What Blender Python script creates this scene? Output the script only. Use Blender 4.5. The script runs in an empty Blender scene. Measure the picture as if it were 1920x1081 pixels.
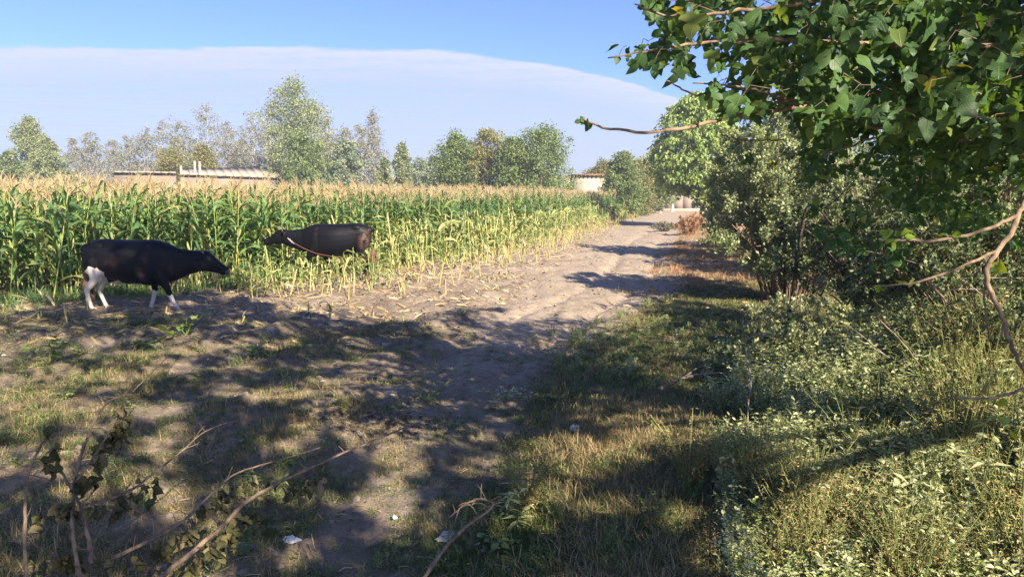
import bpy, math, random
import numpy as np
from mathutils import Vector, Matrix, Euler
R = math.radians
rng = np.random.default_rng(11)
random.seed(5)
scene = bpy.context.scene
col = scene.collection

# ------------------------------------------------------------------ camera, sky, sun
CAM_H, PITCH, FPX = 2.0, R(-7.23), 1371.0          # FPX: focal length in pixels of a 1920 px wide picture
cam_d = bpy.data.cameras.new('camera'); cam = bpy.data.objects.new('camera', cam_d); col.objects.link(cam)
cam.location = (0, 0, CAM_H); cam.rotation_euler = (R(90) + PITCH, 0, 0)
cam_d.sensor_width = 36; cam_d.lens = 36 * FPX / 1920; cam_d.clip_start = 0.05; cam_d.clip_end = 6000
scene.camera = cam
SUN_EL, SUN_AZ = R(32), R(146)                      # azimuth clockwise from +Y
SUN = np.array([math.cos(SUN_EL) * math.sin(SUN_AZ), math.cos(SUN_EL) * math.cos(SUN_AZ), math.sin(SUN_EL)])
sd = bpy.data.lights.new('sun', 'SUN'); so = bpy.data.objects.new('sun', sd); col.objects.link(so)
sd.energy = 5.0; sd.angle = R(0.53); sd.color = (1.0, 0.87, 0.69)
so.rotation_euler = Vector(SUN).to_track_quat('Z', 'Y').to_euler(); so.location = (20, -15, 20)
vs = scene.view_settings
vs.view_transform = 'Standard'; vs.look = 'None'; vs.gamma = 1; vs.use_curve_mapping = False
vs.exposure = 1.65

world = bpy.data.worlds.new("World"); scene.world = world; world.use_nodes = True
wn, wl = world.node_tree.nodes, world.node_tree.links
wn.clear()
def N(nt, typ, **kw):
    n = nt.nodes.new(typ)
    for k, v in kw.items():
        if k.startswith('i_'):
            n.inputs[int(k[2:])].default_value = v
        else: setattr(n, k, v)
    return n
def M(nt, op, a, b=None, c=None, clamp=False):
    n = nt.nodes.new('ShaderNodeMath'); n.operation = op; n.use_clamp = clamp
    for i, v in enumerate((a, b, c)):
        if v is None: continue
        if isinstance(v, (int, float)): n.inputs[i].default_value = v
        else: nt.links.new(v, n.inputs[i])
    return n.outputs[0]
def MIX(nt, fac, a, b, blend='MIX'):
    n = nt.nodes.new('ShaderNodeMix'); n.data_type = 'RGBA'; n.blend_type = blend
    for i, v in ((0, fac), (6, a), (7, b)):
        if isinstance(v, (int, float)): n.inputs[i].default_value = v
        elif isinstance(v, tuple): n.inputs[i].default_value = (*v, 1)
        else: nt.links.new(v, n.inputs[i])
    return n.outputs[2]
def RAMP(nt, fac, stops):
    n = nt.nodes.new('ShaderNodeValToRGB'); e = n.color_ramp.elements
    while len(e) < len(stops): e.new(0.5)
    for el, (p, c) in zip(e, stops): el.position = p; el.color = (*c, 1)
    nt.links.new(fac, n.inputs[0]); return n.outputs[0]
def NOISE(nt, vec, scale, detail=4, rough=0.55):
    n = nt.nodes.new('ShaderNodeTexNoise'); n.inputs['Scale'].default_value = scale
    n.inputs['Detail'].default_value = detail; n.inputs['Roughness'].default_value = rough
    if vec is not None: nt.links.new(vec, n.inputs['Vector'])
    return n.outputs[0]
wt = world.node_tree
sky = N(wt, 'ShaderNodeTexSky', sky_type='NISHITA', sun_disc=False, sun_elevation=SUN_EL, sun_rotation=SUN_AZ,
        altitude=300, air_density=1.0, dust_density=1.2, ozone_density=1.6)
tc = N(wt, 'ShaderNodeTexCoord'); sx = N(wt, 'ShaderNodeSeparateXYZ'); wl.new(tc.outputs['Generated'], sx.inputs[0])
zc = M(wt, 'MAXIMUM', sx.outputs[2], 0.02)
u = M(wt, 'DIVIDE', sx.outputs[0], zc); v = M(wt, 'DIVIDE', sx.outputs[1], zc)
cv = N(wt, 'ShaderNodeCombineXYZ'); wl.new(u, cv.inputs[0]); wl.new(v, cv.inputs[1])
nz = NOISE(wt, cv.outputs[0], 1.3, 7, 0.6)
uq = M(wt, 'MAXIMUM', M(wt, 'ADD', u, 1.2), 0)
edge = M(wt, 'ADD', M(wt, 'MULTIPLY', M(wt, 'MULTIPLY', uq, uq), 0.31), 5.12)
dv = M(wt, 'SUBTRACT', M(wt, 'ADD', v, M(wt, 'MULTIPLY', M(wt, 'SUBTRACT', nz, 0.5), 0.55)), edge)
sharp = M(wt, 'MULTIPLY', dv, M(wt, 'MULTIPLY', NOISE(wt, cv.outputs[0], 3.0, 4), 16.0), clamp=True)
cmap = N(wt, 'ShaderNodeMapping'); cmap.inputs['Scale'].default_value = (0.8, 3.2, 1); wl.new(cv.outputs[0], cmap.inputs[0])
nz2 = M(wt, 'ADD', M(wt, 'MULTIPLY', NOISE(wt, cmap.outputs[0], 1.3, 8, 0.65), 0.6), M(wt, 'MULTIPLY', NOISE(wt, cv.outputs[0], 9.0, 5, 0.7), 0.4))
rim = M(wt, 'SUBTRACT', 1, M(wt, 'MULTIPLY', dv, 0.55), clamp=True)
dens = M(wt, 'ADD', 0.74, M(wt, 'MULTIPLY', rim, 0.26))
dens = M(wt, 'ADD', dens, M(wt, 'MULTIPLY', M(wt, 'SUBTRACT', nz2, 0.5), 2.0), clamp=True)
mask = M(wt, 'MULTIPLY', sharp, dens)
mask = M(wt, 'MULTIPLY', mask, M(wt, 'MULTIPLY', M(wt, 'SUBTRACT', sx.outputs[2], -0.01), 30, clamp=True))
skyc = MIX(wt, 1.0, sky.outputs[0], (0.31, 0.375, 0.62), 'MULTIPLY')
ccol = MIX(wt, M(wt, 'MULTIPLY', rim, M(wt, 'MULTIPLY', nz2, 1.5), clamp=True), (1.72, 1.93, 2.6), (2.15, 2.3, 2.7))
cloud = MIX(wt, mask, skyc, ccol)
bg = N(wt, 'ShaderNodeBackground'); bg.inputs[1].default_value = 0.118; wl.new(cloud, bg.inputs[0])
wo = N(wt, 'ShaderNodeOutputWorld'); wl.new(bg.outputs[0], wo.inputs[0])

# ------------------------------------------------------------------ helpers
def ray(px, py):
    x = (px - 960) / FPX; w = (540 - py) / FPX
    return np.array([x, math.cos(PITCH) - w * math.sin(PITCH), math.sin(PITCH) + w * math.cos(PITCH)])
def P(px, py, Y):
    r = ray(px, py); t = Y / r[1]
    return np.array([0, 0, CAM_H]) + r * t
def at(px, py, z=0.0):
    r = ray(px, py); t = (z - CAM_H) / r[2]
    return np.array([r[0] * t, r[1] * t])
def to_px(X, Y, Z=0.0):
    Zr = Z - CAM_H
    c, s = math.cos(PITCH), math.sin(PITCH)
    d = np.maximum(Y * c + Zr * s, 0.05); w = -Y * s + Zr * c
    return 960 + FPX * X / d, 540 - FPX * w / d
def hash2(ix, iy, seed):
    h = (ix.astype(np.int64) * 374761393 + iy.astype(np.int64) * 668265263 + seed * 1442695041) & 0xffffffff
    h = ((h ^ (h >> 13)) * 1274126177) & 0xffffffff
    return ((h ^ (h >> 16)) & 0xffff) / 65535.0
def vnoise(x, y, seed=0):
    x = np.asarray(x, float); y = np.asarray(y, float)
    ix, iy = np.floor(x), np.floor(y); fx, fy = x - ix, y - iy
    fx = fx * fx * (3 - 2 * fx); fy = fy * fy * (3 - 2 * fy)
    a, b = hash2(ix, iy, seed), hash2(ix + 1, iy, seed); c, d = hash2(ix, iy + 1, seed), hash2(ix + 1, iy + 1, seed)
    return (a * (1 - fx) + b * fx) * (1 - fy) + (c * (1 - fx) + d * fx) * fy
def fbm(x, y, octv=4, seed=0, gain=0.5):
    s = 0; a = 1; t = 0
    for i in range(octv):
        s = s + a * vnoise(x * 2**i + 17 * i, y * 2**i - 9 * i, seed + i); t += a; a *= gain
    return s / t
def inpoly(x, y, poly):
    x = np.asarray(x, float); y = np.asarray(y, float); r = np.zeros(np.broadcast(x, y).shape, bool)
    n = len(poly)
    for i in range(n):
        x1, y1 = poly[i]; x2, y2 = poly[(i + 1) % n]
        if y1 == y2: continue
        c = ((y1 > y) != (y2 > y)) & (x < (x2 - x1) * (y - y1) / (y2 - y1) + x1)
        r ^= c
    return r
# layout lines on the ground (world metres)
EDGE = np.array([(-13.5, 9.5), (-9.6, 13.2), (-8.2, 14.1), (-6.6, 15.4), (-5.8, 18.4), (-4.3, 21.4), (-1.5, 27), (1, 35.6), (13.2, 80), (16, 92)])
def edge_x(Y): return np.interp(Y, EDGE[:, 1], EDGE[:, 0])
tl = np.array([at(*p) for p in [(400, 1300), (560, 1081), (620, 850), (720, 740), (830, 650), (985, 540), (1110, 460), (1195, 415), (1222, 396)]])
tr = np.array([at(*p) for p in [(900, 1300), (900, 1081), (930, 830), (1000, 710), (1150, 610), (1290, 525), (1318, 450), (1300, 410), (1296, 396)]])
def track_l(Y): return np.interp(Y, tl[:, 1], tl[:, 0])
def track_r(Y): return np.interp(Y, tr[:, 1], tr[:, 0])
def smooth(a, b, x): t = np.clip((x - a) / (b - a), 0, 1); return t * t * (3 - 2 * t)
def track_w(X, Y):
    l, r = track_l(Y), track_r(Y); w = 0.25 + 0.03 * Y
    return smooth(-w, w, X - l) * smooth(-w, w, r - X)
def grass_w(X, Y):
    """how grassy the ground is, 0..1"""
    X = np.asarray(X, float); Y = np.asarray(Y, float)
    n = fbm(X * 1.1, Y * 0.9, 4, 5); n2 = fbm(X * 3.2, Y * 3.0, 3, 9)
    t = track_w(X, Y)
    right = smooth(-0.2, 0.5, X - track_r(Y))
    far = smooth(15, 19, Y)
    left = 1 - right
    soil = smooth(8.6, 10.2, Y + 0.28 * X - 1.0)
    g = (0.56 + 1.5 * (n - 0.5) + 1.0 * (n2 - 0.5)) * left * (1 - 0.9 * soil) * (1 - 0.62 * t * smooth(3.0, 6.5, Y))
    g = g + right * (1 - far) * (0.95 + 0.7 * (n2 - 0.5))
    g = g + right * far * 0.12
    return np.clip(g, 0, 1)
def ground_z(X, Y):
    X = np.asarray(X, float); Y = np.asarray(Y, float)
    t = track_w(X, Y); right = smooth(0, 0.8, X - track_r(Y))
    fade = 1 / (1 + (Y / 45.0)**2)
    tilled = (1 - right) * (1 - 0.75 * t)
    c, s = math.cos(R(38)), math.sin(R(38))
    a = X * c - Y * s; b = X * s + Y * c
    ridges = (np.abs(fbm(b * 0.35 + 3, a * 1.25, 3, 31) - 0.5) * -0.42 + 0.07)
    clod = (fbm(X * 2.6, Y * 2.6, 4, 41) - 0.5) * 0.21 + (fbm(X * 8, Y * 8, 2, 47) - 0.5) * 0.06
    z = (ridges + clod) * tilled * fade + (fbm(X * 0.5, Y * 0.5, 3, 51) - 0.5) * 0.13 * fade
    # wheel ruts in the track
    mid = (track_l(Y) + track_r(Y)) * 0.5
    rut = np.exp(-((np.abs(X - mid + 0.25 * np.sin(Y * 0.25)) - 0.62) / 0.15)**2) * (1 + 0.35 * np.sin(Y * 21 + X * 6))
    z = z - 0.06 * rut * t * smooth(6, 10, Y) + (fbm(X * 4.5, Y * 2.4, 4, 61) - 0.5) * 0.085 * t * fade
    z = z + right * (0.05 + 0.03 * (fbm(X * 2, Y * 2, 3, 71) - 0.5)) * fade
    return z
def gz(X, Y): return float(ground_z(X, Y))

class MB:
    """collects vertices and faces as numpy blocks and links them as ONE mesh"""
    def __init__(s): s.v = []; s.f = []; s.n = 0; s.t = []; s.uv = []
    def add(s, V, F, mat=0, tint=None, uv=None):
        V = np.asarray(V, np.float32); F = np.asarray(F, np.int32)
        s.v.append(V); s.f.append((F + s.n, mat)); s.n += len(V)
        s.t.append(np.full(len(V), 0.5, np.float32) if tint is None else np.broadcast_to(np.asarray(tint, np.float32), (len(V),)))
        s.uv.append(np.zeros((len(V), 2), np.float32) if uv is None else np.asarray(uv, np.float32))
    def tube(s, pts, rad, sides=6, mat=0, tint=None, cap=True):
        pts = np.asarray(pts, float); n = len(pts)
        rad = np.broadcast_to(np.asarray(rad, float), (n,)) if np.ndim(rad) == 0 or len(np.atleast_1d(rad)) == n else np.interp(np.linspace(0, 1, n), np.linspace(0, 1, len(rad)), rad)
        tan = np.gradient(pts, axis=0); tan /= np.linalg.norm(tan, axis=1)[:, None] + 1e-9
        ref = np.array([0, 0, 1.0]) if abs(tan[0][2]) < 0.9 else np.array([1.0, 0, 0])
        a = np.cross(tan, ref); a /= np.linalg.norm(a, axis=1)[:, None] + 1e-9
        for i in range(1, n):
            if np.dot(a[i], a[i - 1]) < 0: a[i] = -a[i]
        b = np.cross(tan, a)
        th = np.arange(sides) * 2 * math.pi / sides
        V = pts[:, None, :] + rad[:, None, None] * (np.cos(th)[None, :, None] * a[:, None, :] + np.sin(th)[None, :, None] * b[:, None, :])
        V = V.reshape(-1, 3)
        i = np.arange(n - 1)[:, None] * sides; j = np.arange(sides)[None, :]; k = (j + 1) % sides
        F = np.stack([i + j, i + k, i + sides + k, i + sides + j], -1).reshape(-1, 4)
        s.add(V, F, mat, tint)
        if cap and sides > 2:
            base = s.n - len(V)
            for off in (0, (n - 1) * sides):
                if sides == 4: s.f.append((np.array([[base + off + q for q in range(4)]]), mat))
                else: s.f.append((np.array([[base + off, base + off + q, base + off + q + 1] for q in range(1, sides - 1)]), mat))
    def scatter(s, tmpl, pos, tip, nrm, size, mat=0, tint=None):
        """copies of a leaf template: tip = direction of the leaf, nrm = rough normal"""
        TV, TF = tmpl[0], tmpl[1]; TUV = tmpl[2] if len(tmpl) > 2 else None
        pos = np.asarray(pos, float); n = len(pos)
        if n == 0: return
        y = tip / (np.linalg.norm(tip, axis=1)[:, None] + 1e-9)
        x = np.cross(y, nrm); x /= np.linalg.norm(x, axis=1)[:, None] + 1e-9
        z = np.cross(x, y); size = np.broadcast_to(np.asarray(size, float), (n,))
        V = pos[:, None, :] + size[:, None, None] * (TV[None, :, 0, None] * x[:, None] + TV[None, :, 1, None] * y[:, None] + TV[None, :, 2, None] * z[:, None])
        F = (np.arange(n)[:, None, None] * len(TV) + TF[None]).reshape(-1, TF.shape[1])
        tt = rng.random(n) if tint is None else np.broadcast_to(np.asarray(tint), (n,))
        s.add(V.reshape(-1, 3), F, mat, np.repeat(tt, len(TV)), None if TUV is None else np.tile(TUV, (n, 1)))
    def box(s, x0, x1, y0, y1, z0, z1, mat=0):
        V = [(x, y, z) for z in (z0, z1) for y in (y0, y1) for x in (x0, x1)]
        s.add(V, [(0, 2, 3, 1), (4, 5, 7, 6), (0, 1, 5, 4), (2, 6, 7, 3), (0, 4, 6, 2), (1, 3, 7, 5)], mat)
    def mesh(s, name, mats, smooth=False):
        me = bpy.data.meshes.new(name)
        V = np.concatenate(s.v); me.vertices.add(len(V)); me.vertices.foreach_set('co', V.ravel())
        li = np.concatenate([f.ravel() for f, m in s.f]).astype(np.int32)
        tot = np.concatenate([np.full(len(f), f.shape[1], np.int32) for f, m in s.f])
        mi = np.concatenate([np.full(len(f), m, np.int32) for f, m in s.f])
        me.loops.add(len(li)); me.loops.foreach_set('vertex_index', li)
        me.polygons.add(len(tot)); st = np.concatenate([[0], np.cumsum(tot)[:-1]]).astype(np.int32)
        me.polygons.foreach_set('loop_start', st)
        me.polygons.foreach_set('material_index', mi)
        if smooth: me.polygons.foreach_set('use_smooth', np.ones(len(tot), bool))
        at_ = me.attributes.new('tint', 'FLOAT', 'POINT'); at_.data.foreach_set('value', np.concatenate(s.t).astype(np.float32))
        uv = np.concatenate(s.uv)
        if uv.any():
            l = me.uv_layers.new(name='UVMap'); l.data.foreach_set('uv', uv[li].ravel())
        for m in (mats if isinstance(mats, (list, tuple)) else [mats]): me.materials.append(m)
        me.update(calc_edges=True); return me
    def build(s, name, mats, parent=None, smooth=False):
        return link(name, s.mesh(name, mats, smooth), parent)
def link(name, data, parent=None, loc=None):
    o = bpy.data.objects.new(name, data); col.objects.link(o)
    if parent is not None: o.parent = parent
    if loc is not None: o.location = loc
    return o
def empty(name, loc=(0, 0, 0), rz=0.0):
    o = link(name, None); o.location = loc; o.rotation_euler = (0, 0, rz); o.empty_display_size = 0.2; return o
def tag(o, label=None, cat=None, group=None, kind=None):
    if label: o['label'] = label
    if cat: o['category'] = cat
    if group: o['group'] = group
    if kind: o['kind'] = kind
    return o
def rand_dirs(n, zb=0.0):
    d = rng.normal(size=(n, 3)); d[:, 2] += zb
    return d / np.linalg.norm(d, axis=1)[:, None]
def spline(pts, n=24):
    """Catmull-Rom through the points"""
    p = np.asarray(pts, float); p = np.vstack([2 * p[0] - p[1], p, 2 * p[-1] - p[-2]])
    m = len(p) - 3; out = []
    for t in np.linspace(0, m - 1e-6, n):
        i = int(t); f = t - i; a, b, c, d = p[i:i + 4]
        out.append(0.5 * ((2 * b) + (-a + c) * f + (2 * a - 5 * b + 4 * c - d) * f * f + (-a + 3 * b - 3 * c + d) * f**3))
    return np.array(out)
def wiggle(pts, amp):
    q = np.array(pts); n = len(q); k = rng.normal(size=(n, 3)) * amp; k[0] = 0; k[-1] *= 0.3
    return q + k

# leaf templates: vertices (x side, y tip, z up), faces
QUADLEAF = (np.array([(0, 0, 0), (0.28, 0.45, 0.07), (0, 1, -0.04), (-0.28, 0.45, 0.07)]), np.array([(0, 1, 2, 3)]))
FOLD = (np.array([(0, 0, 0), (0.26, 0.32, 0.09), (0.2, 0.7, 0.04), (0, 1, -0.12), (-0.2, 0.7, 0.04), (-0.26, 0.32, 0.09), (0, 0.5, -0.01)]),
        np.array([(0, 1, 6), (1, 2, 6), (2, 3, 6), (3, 4, 6), (4, 5, 6), (5, 0, 6)]))
NARROW = (np.array([(0, 0, 0), (0.12, 0.4, 0.03), (0, 1, -0.1), (-0.12, 0.4, 0.03)]), np.array([(0, 1, 2, 3)]))
BLADE = (np.array([(-0.03, 0, 0), (0.03, 0, 0), (0.022, 0.55, 0.06), (-0.022, 0.55, 0.06), (0, 1, 0.25)]), None)
def lobed(outline, droop=0.25, fold=0.25, lam=0.0, dense=False):
    if dense: outline = [tuple(q) for q in spline([(a, b_, 0) for a, b_ in outline], 2 * len(outline) + 3)[:, :2]]; outline = [(max(0, a), b_) for a, b_ in outline]
    """leaf from its right half outline (x>=0); fan strips between the midrib and the outline"""
    o = np.array(outline, float); n = len(o)
    mid = np.stack([np.zeros(n), np.clip(o[:, 1], 0, 1) * 0.98, np.zeros(n)], 1)
    mid[0, 1] = 0.0; mid[-1, 1] = 1.0
    Rt = np.stack([o[:, 0], o[:, 1], np.zeros(n)], 1); Lt = Rt * [-1, 1, 1]; Lt[:, 0] *= 0.94; Lt[1:-1, 1] += 0.015
    V = np.vstack([mid, Rt, Lt]); uv = V[:, :2] + [0.5, 0]
    V[:, 2] = fold * np.abs(V[:, 0]) - droop * np.clip(V[:, 1], 0, 1)**2 + 0.05 * np.sin(V[:, 1] * 9 + V[:, 0] * 7 + lam)
    F = []
    for i in range(n - 1):
        F.append((i, n + i, n + i + 1, i + 1)); F.append((i + 1, 2 * n + i + 1, 2 * n + i, i))
    return V, np.array(F), uv
HEART = lobed([(0.02, 0), (0.2, -0.12), (0.36, 0.02), (0.43, 0.25), (0.36, 0.5), (0.2, 0.78), (0, 1)])
LOBE3 = lobed([(0.02, 0), (0.16, -0.1), (0.3, 0.0), (0.44, 0.2), (0.5, 0.46), (0.36, 0.44), (0.22, 0.36), (0.19, 0.5), (0.3, 0.68), (0.2, 0.86), (0, 1)], 0.3, 0.3, 1.0)
LOBE5 = lobed([(0.02, 0), (0.2, -0.13), (0.36, -0.02), (0.32, 0.12), (0.22, 0.17), (0.42, 0.26), (0.5, 0.5), (0.33, 0.5), (0.16, 0.42), (0.17, 0.58), (0.26, 0.72), (0.16, 0.9), (0, 1)], 0.2, 0.35, 2.0)
WILT_ = lobed([(0.01, 0), (0.14, -0.04), (0.2, 0.15), (0.16, 0.35), (0.22, 0.5), (0.12, 0.75), (0, 1)], 0.1, 1.1, 0.5)
def crumple(t, seed, fold=1.3, curl=1.6):
    """withered leaf: halves folded together, blade rolled and twisted"""
    V, F, uv = t; V = V.copy(); r = np.random.default_rng(seed); x = V[:, 0].copy()
    a = fold * (0.7 + 0.5 * np.sin(V[:, 1] * 5 + seed)); V[:, 0] = x * np.cos(a); V[:, 2] += np.abs(x) * np.sin(a)
    tw = curl * (V[:, 1] - 0.2) * (1 if seed % 2 else -1); c, s_ = np.cos(tw), np.sin(tw); X0, Z0 = V[:, 0].copy(), V[:, 2].copy(); V[:, 0] = X0 * c - Z0 * s_; V[:, 2] = X0 * s_ + Z0 * c
    V += r.normal(0, 0.022, V.shape); V[:, 2] += 0.18 * V[:, 1]**2 * np.sin(seed * 1.7); return V, F, uv
WILTS = [crumple(LOBE3, 1), crumple(LOBE5, 2, 1.0, 1.0), crumple(LOBE3, 3, 1.45, 2.2), crumple(HEART, 4, 1.3, 1.4), crumple(LOBE5, 5, 1.2, 2.0), crumple(LOBE3, 6, 0.8, 1.2)]

# ------------------------------------------------------------------ materials
def newmat(name):
    m = bpy.data.materials.new(name); m.use_nodes = True; nt = m.node_tree; nt.nodes.clear()
    out = nt.nodes.new('ShaderNodeOutputMaterial'); return m, nt, out
def principled(nt, color, rough=0.8, spec=0.3, normal=None):
    b = nt.nodes.new('ShaderNodeBsdfPrincipled')
    if isinstance(color, tuple): b.inputs['Base Color'].default_value = (*color, 1)
    else: nt.links.new(color, b.inputs['Base Color'])
    if isinstance(rough, (int, float)): b.inputs['Roughness'].default_value = rough
    else: nt.links.new(rough, b.inputs['Roughness'])
    b.inputs['Specular IOR Level'].default_value = spec
    if normal is not None: nt.links.new(normal, b.inputs['Normal'])
    return b
def bump(nt, h, strength, dist=0.01):
    b = nt.nodes.new('ShaderNodeBump'); b.inputs['Strength'].default_value = strength; b.inputs['Distance'].default_value = dist
    nt.links.new(h, b.inputs['Height']); return b.outputs[0]
def obj_co(nt): return N(nt, 'ShaderNodeTexCoord').outputs['Object']
def leafmat(name, stops, trans=0.35, rough=0.5, spec=0.35, yellow=(1.25, 1.15, 0.45), veins=False, patch=0.0):
    m, nt, out = newmat(name)
    a = N(nt, 'ShaderNodeAttribute', attribute_name='tint')
    oi = N(nt, 'ShaderNodeObjectInfo')
    f = M(nt, 'FRACT', M(nt, 'ADD', a.outputs['Fac'], M(nt, 'MULTIPLY', oi.outputs['Random'], 0.999)))
    c = RAMP(nt, f, stops)
    if patch:
        geo = N(nt, 'ShaderNodeNewGeometry')
        nn = NOISE(nt, geo.outputs['Position'], patch, 3)
        c = MIX(nt, M(nt, 'MULTIPLY', M(nt, 'SUBTRACT', nn, 0.42), 3.0, clamp=True), MIX(nt, 1.0, c, (0.72, 0.75, 0.7), 'MULTIPLY'), c)
    nrm = None
    if veins:
        uvn = N(nt, 'ShaderNodeUVMap'); s = N(nt, 'ShaderNodeSeparateXYZ'); nt.links.new(uvn.outputs[0], s.inputs[0])
        au = M(nt, 'ABSOLUTE', M(nt, 'SUBTRACT', s.outputs[0], 0.5))
        midv = M(nt, 'SUBTRACT', 1, M(nt, 'MULTIPLY', au, 45), clamp=True)
        sv = M(nt, 'SINE', M(nt, 'MULTIPLY', M(nt, 'SUBTRACT', s.outputs[1], M(nt, 'MULTIPLY', au, 0.85)), 44))
        sv = M(nt, 'MULTIPLY', M(nt, 'SUBTRACT', sv, 0.86), 7, clamp=True)
        vv = M(nt, 'MAXIMUM', midv, M(nt, 'MULTIPLY', sv, 0.6))
        c = MIX(nt, M(nt, 'MULTIPLY', vv, 0.45), c, (0.30, 0.36, 0.12))
        nrm = bump(nt, vv, 0.5, 0.004)
    p = principled(nt, c, rough, spec, nrm)
    t = nt.nodes.new('ShaderNodeBsdfTranslucent'); nt.links.new(MIX(nt, 1.0, c, yellow, 'MULTIPLY'), t.inputs[0])
    mx = nt.nodes.new('ShaderNodeMixShader'); mx.inputs[0].default_value = trans
    nt.links.new(p.outputs[0], mx.inputs[1]); nt.links.new(t.outputs[0], mx.inputs[2]); nt.links.new(mx.outputs[0], out.inputs[0])
    return m
def barkmat(name, a, b, scale=14):
    m, nt, out = newmat(name); co = obj_co(nt)
    mp = N(nt, 'ShaderNodeMapping'); mp.inputs['Scale'].default_value = (1, 1, 0.35); nt.links.new(co, mp.inputs[0])
    n = NOISE(nt, mp.outputs[0], scale, 5)
    c = RAMP(nt, n, [(0.35, a), (0.65, b)])
    p = principled(nt, c, 0.85, 0.2, bump(nt, n, 0.6, 0.01)); nt.links.new(p.outputs[0], out.inputs[0]); return m
def plainmat(name, a, b=None, scale=8, rough=0.8, spec=0.3, bmp=0.3, stretch=(1, 1, 1)):
    m, nt, out = newmat(name); co = obj_co(nt)
    mp = N(nt, 'ShaderNodeMapping'); mp.inputs['Scale'].default_value = stretch; nt.links.new(co, mp.inputs[0])
    n = NOISE(nt, mp.outputs[0], scale, 5)
    c = RAMP(nt, n, [(0.3, a), (0.7, b or tuple(x * 0.8 for x in a))])
    p = principled(nt, c, rough, spec, bump(nt, n, bmp, 0.01)); nt.links.new(p.outputs[0], out.inputs[0]); return m

# ground: soil, dusty track, dead thatch and grass soil, driven by what lies where
def groundmat():
    m, nt, out = newmat('ground_soil')
    geo = N(nt, 'ShaderNodeNewGeometry'); pos = geo.outputs['Position']
    gr = N(nt, 'ShaderNodeAttribute', attribute_name='grass').outputs['Fac']
    tr_ = N(nt, 'ShaderNodeAttribute', attribute_name='track').outputs['Fac']
    dr = N(nt, 'ShaderNodeAttribute', attribute_name='dry').outputs['Fac']
    n1 = NOISE(nt, pos, 1.1, 6); n2 = NOISE(nt, pos, 9, 6, 0.65); n3 = NOISE(nt, pos, 55, 4, 0.7)
    soil = RAMP(nt, M(nt, 'ADD', M(nt, 'MULTIPLY', n1, 0.5), M(nt, 'MULTIPLY', n2, 0.5)), [(0.32, (0.12, 0.092, 0.068)), (0.5, (0.215, 0.172, 0.13)), (0.68, (0.33, 0.27, 0.21))])
    dust = RAMP(nt, M(nt, 'ADD', M(nt, 'MULTIPLY', n1, 0.4), M(nt, 'MULTIPLY', n2, 0.6)), [(0.3, (0.25, 0.185, 0.13)), (0.55, (0.36, 0.295, 0.225)), (0.75, (0.46, 0.385, 0.305))])
    c = MIX(nt, M(nt, 'MULTIPLY', M(nt, 'ADD', tr_, M(nt, 'MULTIPLY', M(nt, 'SUBTRACT', n2, 0.5), 0.8)), 1.0, clamp=True), soil, dust)
    thatch = RAMP(nt, n2, [(0.3, (0.11, 0.088, 0.05)), (0.6, (0.24, 0.19, 0.11)), (0.75, (0.34, 0.27, 0.17))])
    c = MIX(nt, M(nt, 'MULTIPLY', M(nt, 'ADD', gr, M(nt, 'MULTIPLY', M(nt, 'SUBTRACT', n2, 0.5), 0.9)), 0.8, clamp=True), c, thatch)
    drc = RAMP(nt, n2, [(0.3, (0.25, 0.15, 0.085)), (0.7, (0.44, 0.29, 0.175))])
    c = MIX(nt, M(nt, 'MULTIPLY', dr, 0.85, clamp=True), c, drc)
    # small pale bits of straw and grit
    vo = N(nt, 'ShaderNodeTexVoronoi'); vo.inputs['Scale'].default_value = 26; nt.links.new(pos, vo.inputs['Vector'])
    sp = M(nt, 'MULTIPLY', M(nt, 'SUBTRACT', 0.13, vo.outputs['Distance']), 12, clamp=True)
    sp = M(nt, 'MULTIPLY', sp, M(nt, 'GREATER_THAN', NOISE(nt, pos, 3.0, 2), 0.52))
    c = MIX(nt, M(nt, 'MULTIPLY', sp, 0.7), c, (0.45, 0.38, 0.28))
    h = M(nt, 'ADD', M(nt, 'MULTIPLY', n2, 0.7), M(nt, 'MULTIPLY', n3, 0.3))
    p = principled(nt, c, 0.95, 0.1, bump(nt, h, 1.0, 0.06)); nt.links.new(p.outputs[0], out.inputs[0]); return m
MG = groundmat()
M_CORNLEAF = leafmat('corn_leaf_green', [(0, (0.075, 0.15, 0.058)), (0.5, (0.12, 0.215, 0.075)), (0.84, (0.19, 0.285, 0.085)), (0.95, (0.34, 0.33, 0.12))], 0.35, 0.42, 0.45, (1.5, 1.35, 0.5))
M_CORNSTALK = leafmat('corn_stalk_green', [(0, (0.161, 0.253, 0.052)), (0.6, (0.276, 0.345, 0.069)), (1, (0.414, 0.391, 0.115))], 0.2, 0.5, 0.4)
M_TASSEL = leafmat('corn_tassel_tan', [(0, (0.38, 0.29, 0.155)), (0.5, (0.50, 0.39, 0.22)), (1, (0.60, 0.49, 0.29))], 0.25, 0.8, 0.1, (1.1, 1, 0.8))
M_HUSK = leafmat('corn_husk', [(0, (0.22, 0.30, 0.08)), (1, (0.42, 0.40, 0.16))], 0.2, 0.6)
M_STUB = leafmat('cut_stalk', [(0, (0.20, 0.25, 0.06)), (0.4, (0.38, 0.36, 0.10)), (1, (0.50, 0.38, 0.18))], 0.15, 0.6, 0.3)
M_STUBGREEN = leafmat('cut_stalk_green', [(0, (0.14, 0.20, 0.06)), (0.5, (0.32, 0.35, 0.11)), (1, (0.48, 0.42, 0.20))], 0.15, 0.6, 0.3)
M_STRAW = leafmat('dry_straw', [(0, (0.22, 0.155, 0.085)), (0.5, (0.36, 0.27, 0.15)), (1, (0.52, 0.42, 0.27))], 0.1, 0.8, 0.1, (1, 1, 0.8))
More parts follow.
